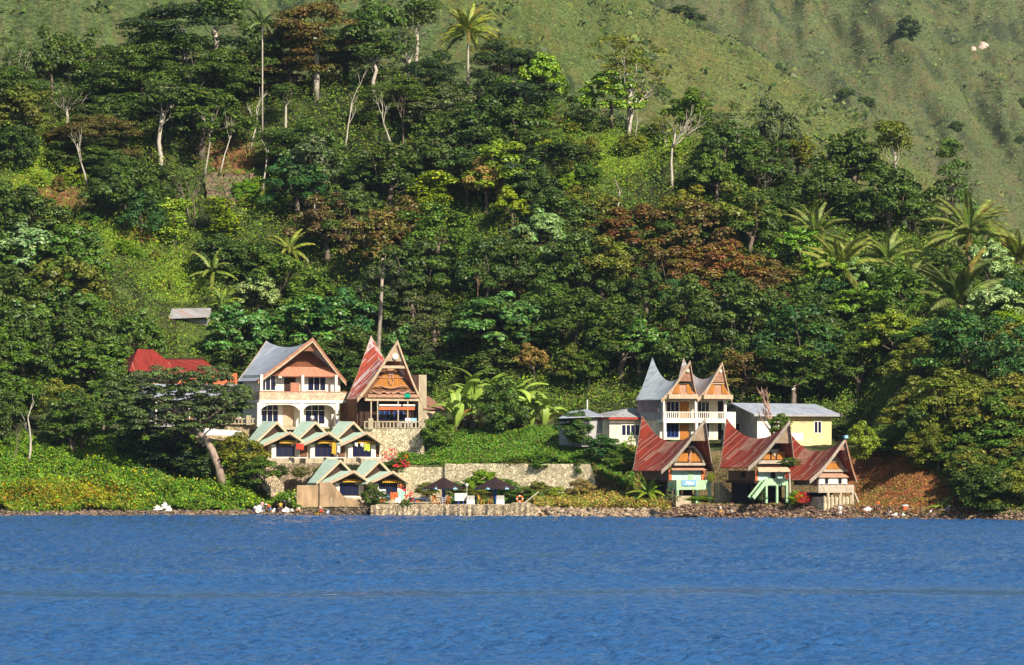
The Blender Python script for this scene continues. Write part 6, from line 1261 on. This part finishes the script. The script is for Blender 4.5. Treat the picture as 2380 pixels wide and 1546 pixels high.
# the white cloth held, laundry heaps and basins on the shore
def heap(name, label, cat, loc, w, h_, mat, seed=0):
    r_ = random.Random(seed); mb = MB(); mb.smooth = False; n = 9; pr = [(1, 0), (1.05, .25), (.85, .55), (.5, .85), (.12, 1)]; vs = []
    for q, z in pr:
        for k in range(n): an = 2*PI*k/n; j = r_.uniform(.5, 1.45); vs.append((w/2*q*j*math.cos(an), w/2.4*q*j*math.sin(an), h_*z*r_.uniform(.6, 1.3)))
    mb.add(vs, [(i*n+k, i*n+(k+1) % n, (i+1)*n+(k+1) % n, (i+1)*n+k) for i in range(4) for k in range(n)]+[tuple(range(4*n, 5*n))]); o = mb.build(name, mat); o.location = loc; return finish(o, label, cat)
for u, d, w, h_, m, l in [(601, .8, .7, .5, WC, 'crumpled white laundry beside the crouching person in white'), (638, .9, .5, .4, WC, 'white washing between the orange and tan dressed people'), (666, .8, .9, .55, WC, 'white and pink washing right of the standing group'), (680, 1.0, .4, .3, WC, 'small white bundle near the rightmost crouching person'), (762, .6, .5, .4, cloth('pale_blue', (.4, .5, .6)), 'pale blue bundle right of the person in pink and orange'),
        (2082, .9, .8, .35, WC, 'white washing on the rocks right of the dark dressed person'), (2018, 2.2, 1.1, .4, WC, 'pale bundle on the grass below the brown bank'), (2198, .5, .4, .3, PK, 'pink bundle at the feet of the right shore person'), (2163, 1.6, .35, .35, WC, 'small white bundle left of the right shore person'), (2100, .8, .5, .3, cloth('pale_green', (.5, .6, .45)), 'pale green bundle at the rocks')]: heap('laundry', l, 'laundry', shore(u, d), w, h_, m, int(u))
b = thing('basin', 'yellow wash basin at the pink and orange dressed person', 'basin', shore(736, .4)); MB().lathe([(.28, 0), (.42, .3), (.45, .3), (.3, -.02)], 14).build('bowl', YC, b)
b = thing('bucket', 'orange bucket with white rim on the dark rocks', 'bucket', shore(2103, 2.6)); MB().lathe([(0, 0), (.3, 0), (.36, .45), (.33, .45), (.27, .03)], 14).build('pail', OC, b); MB().lathe([(.34, .45), (.4, .45), (.4, .62), (.34, .62)], 14).build('rim', WC, b)
o = MB().slab([(-.55, 0, .1), (.1, 0, -.15), (.7, 0, .05), (.62, 0, .8), (.1, 0, .95), (-.4, 0, .7)], (0, .05, .02)).build('held_cloth', WC); o.location = shore(598, .1)+Vector((.2, 0, .2)); finish(o, 'white cloth hanging from the hands of the standing person in pink', 'cloth')
for u, v, w, h_, sd_, l in [(366, 1184, 1.2, .8, 1, 'left large crumpled white tarpaulin on the left shore'), (381, 1180, .9, 1.1, 2, 'tall pointed middle white tarpaulin on the left shore'), (392, 1186, 1.0, .8, 3, 'right folded white tarpaulin on the left shore'), (1700, 1187, .1, .1, 4, '')]:
    if l: heap('tarpaulin', l, 'tarpaulin', P(u, v, float(YS(u))+1.0)-Vector((0, 0, .1)), w*.8, h_*.72, cloth('offwhite', (.72, .68, .60)), sd_)
heap('laundry', 'white cloth spread on the green bank above the washing group', 'laundry', P(668, 1168, 632), 1.0, .5, WC, 9)
o = MB().slab([(0, 0, .1), (5.0, 0, 0), (5.2, 0, .45), (4.6, 0, .62), (2.6, 0, .75), (1.2, 0, .95), (-.3, 0, .9)], (0, .06, 0)).build('white_sheet', WC); o.location = P(472, 1013, 651.5); finish(o, 'long white sheet draped on the wall below the left balustrade', 'cloth')
# ---------------------------------------------------------------- quay furniture, sign, lamp
def chair(u, d, m, rz, label, sc=1.0):
    b = thing('chair', label, 'chair', onq(u, d), rz, 'chairs on the quay'); b.scale = (sc,)*3
    MB().box(-.25, .25, -.25, .25, .42, .47).build('seat', m, b); MB().box(-.25, .25, .21, .25, .5, .98).build('backrest', m, b)
    for x in (-.22, .22):
        for y in (-.22, .22): MB().box(x-.03, x+.03, y-.03, y+.03, 0, .419).build('leg', m, b)
    for x in (-.26, .26): MB().box(x-.03, x+.03, -.24, .2, .62, .66).build('armrest', m, b)
OW = paint('orange_wood', (.55, .19, .05), .7, .3, 3); YW = paint('yellow_wood', (.60, .34, .06), .7, .3, 3)
chair(1012, 1.2, OW, .8, 'orange wooden chair left of the left umbrella post', 1.15); chair(1040, 1.4, OW, -.6, 'orange wooden chair right of the left umbrella post'); chair(1118, 1.0, YW, .9, 'yellow wooden chair between white sign and right umbrella', 1.15); chair(1138, 1.3, OW, -1.2, 'orange wooden chair left of the right umbrella post')
chair(1064, 1.0, BLUEP, .3, 'blue chair in front of the white notice board'); chair(1098, 1.6, BLUEP, 0, 'blue chair behind the left grey cabinet'); chair(1108, 2.2, BLUEP, 2, 'blue chair just left of the yellow one'); chair(1030, 1.6, WC, 2.2, 'white chair under the left umbrella', .9); chair(1157, 2.0, BLUEP, 1.2, 'blue chair under the right umbrella')
sg = thing('notice_board', 'white notice board with faint red lettering on the quay edge', 'sign', onq(1071, .2)); k = QY(1071, .2)/F
zb = PZ(1164, QY(1071, .2))-sg.location.z; MB().box(-14*k, 14*k, -.04, .04, zb, zb+17.5*k).build('board', paint('sign_cream', (.86, .80, .72), .6, .08), sg)
for x in (-.3, .3): MB().box(x-.04, x+.04, -.03, .03, 0, zb).build('leg', BLUEP, sg)
mb = MB(); r_ = random.Random(2)
for i in range(4):
    x = -12*k
    while x < 11*k: w = r_.uniform(.04, .16); mb.box(x, min(x+w, 12*k), -.055, -.041, zb+(3+i*3.6)*k, zb+(4.4+i*3.6)*k); x += w+.05
mb.build('faded_lettering', paint('faded_red', (.72, .40, .34), .7, .1), sg)
for u, l in ((1094, 'grey-white metal cabinet right of the notice board'), (1163, 'grey-white metal cabinet right of the right umbrella post')):
    b = thing('metal_cabinet', l, 'cabinet', onq(u, .6)); MB().box(-.48, .48, -.3, .3, 0, .55).build('lower_door', paint('cabinet_white', (.75, .74, .66), .6, .15), b); MB().box(-.46, .46, -.28, .28, .553, 1.05).build('upper_door', paint('cabinet_grey', (.48, .45, .38), .6, .2), b)
b = thing('lamp_post', 'thin lamp post with a round white globe behind the quay', 'lamp', onq(1085, 3)); MB().tube([(0, 0, 0), (0, 0, 2.1)], .06, 8).build('pole', PALE, b); MB().lathe([(0, 2.5), (.15, 2.45), (.21, 2.3), (.15, 2.14), (0, 2.1)], 12).build('globe', WC, b)
b = thing('life_ring', 'orange and white life ring at the right end of the quay', 'life ring', onq(1208, .8)+Vector((0, 0, .45))); mb = MB(); mb.smooth = True; mb.tube([(.34*math.cos(a*PI/12), 0, .34*math.sin(a*PI/12)+.2) for a in range(25)], .1, 8, cap=False); mb.build('ring', OC, b)
for a in (0, 1.57, 3.14, 4.71): MB().tube([(.34*math.cos(a+d_), 0, .34*math.sin(a+d_)+.2) for d_ in (-.15, 0, .15)], .108, 8).build('band', WC, b)
o = MB().beam((0, 0, 0), (1.9, .3, 1.5), .12, .12).build('leaning_pole', PALE); o.location = onq(1215, 2); finish(o, 'leaning pale trunk at the right end of the quay', 'pole')
b = thing('garden_table', 'dark blue table with white cloth by the red canna flowers', 'table', onq(978, 1.2)); MB().box(-.8, .8, -.4, .4, .68, .74).build('tabletop', BLUEP, b); MB().box(-.3, .1, -.41, .41, .742, .75).build('tablecloth', WC, b)
for x in (-.7, .7):
    for y in (-.3, .3): MB().box(x-.04, x+.04, y-.04, y+.04, 0, .679).build('leg', BLUEP, b)
mb = MB().box(-1.2, 1.2, -.3, .3, .2, .3).box(-1, -.8, -.2, .2, 0, .199).box(.8, 1, -.2, .2, 0, .199); o = mb.build('stone_bench', CONC); o.location = onq(975, .2); finish(o, 'low stone bench in front of the dark blue table', 'bench')
# towels and washing hung at the chalets
for i, (u, v, w, h_, Y, nm, c, l) in enumerate([(697, 1038, 18, 14, 640.6, 'red', RC, 'red towel hanging at the left upper chalet'), (776, 1042, 10, 26, 640.8, 'yellow', YC, 'yellow cloth hanging at the middle upper chalet'), (787, 1044, 7, 16, 640.7, 'white', WC, 'white cloth beside the yellow one on the middle upper chalet'), (853, 1040, 14, 16, 641.2, 'lime', cloth('lime', (.55, .6, .08)), 'lime green towel hanging at the right upper chalet'),
        (828, 1033, 7, 8, 641.2, 'white2', WC, 'small white cloth left on the right upper chalet'), (841, 1034, 7, 8, 641.2, 'white3', WC, 'small white cloth left of the lime towel'), (916, 1153, 18, 17, 630.2, 'orange', OC, 'orange-red towel on the right waterfront chalet rail'), (933, 1150, 17, 20, 630.1, 'mint', cloth('mint', (.4, .7, .55)), 'mint green cloth on the right waterfront chalet rail'), (925, 1162, 14, 12, 630.0, 'white4', WC, 'white cloth under the mint one on the rail'), (889, 1143, 16, 12, 630.3, 'cream', WC, 'cream cloth slung at the left of the right waterfront chalet'), (902, 1156, 10, 14, 630.3, 'blue', BC, 'blue cloth left of the orange-red towel'),
        (1712-0, 0, 0, 0, 0, '', None, None)]):
    if not l: continue
    k = Y/F; r_ = random.Random(i); mb = MB(); n = 6; vs = []
    for a in range(n+1):
        for q in range(5): vs.append(((a/n-.5)*w*k, .06*math.sin(a*1.9+q), -q/4*h_*k+h_*k*.5+r_.uniform(-.04, .04)+(.08*math.sin(a) if q == 4 else 0)))
    vs2 = [(x, y+.03, z) for x, y, z in vs]; N_ = len(vs); fs = [(a*5+q, (a+1)*5+q, (a+1)*5+q+1, a*5+q+1) for a in range(n) for q in range(4)]; mb.add(vs+vs2, fs+[tuple(N_+x for x in f[::-1]) for f in fs]); o = mb.build('hanging_cloth', c); o.location = P(u, v, Y); finish(o, l, 'cloth', 'washing hung out at the chalets')
for u, l in ((948, 'white plastic chair left on the restaurant terrace'), (962, 'blue-white plastic chair right on the restaurant terrace'), (935, 'white table at the middle of the restaurant terrace')):
    Y = 653.5; b = thing('plastic_table' if 'table' in l else 'plastic_chair', l, 'table' if 'table' in l else 'chair', P(u, 992, Y)); MB().box(-.35, .35, -.3, .3, .5, .56).build('top', WC, b); MB().box(-.35, .35, .24, .3, .561, 1.1).build('back', WC if u != 962 else LBLUE, b) if 'chair' in l else None
    for x in (-.3, .3):
        for y in (-.24, .2): MB().box(x-.03, x+.03, y-.03, y+.03, 0, .499).build('leg', WC, b)
b = thing('washing_sheet', 'white sheet drying on the yellow house wall', 'cloth', P(1845, 1015, 633)); MB().slab([(-1.0, 0, -.4), (1.1, 0, -.5), (1.15, 0, .45), (-.9, 0, .5)], (0, .04, 0)).build('sheet', WC, b)
# ---------------------------------------------------------------- haze
t = NT('haze_air'); pv = t.n('VolumePrincipled', {'Color': (.62, .78, 1.0), 'Density': .000035, 'Anisotropy': .2}); t.n('OutputMaterial', {1: pv.outputs[0]})
hz = MB().box(-3800, 3800, -900, 5900, -6, 640).build('haze', t.mat, label='thin bluish air haze over lake and slopes', kind='stuff')
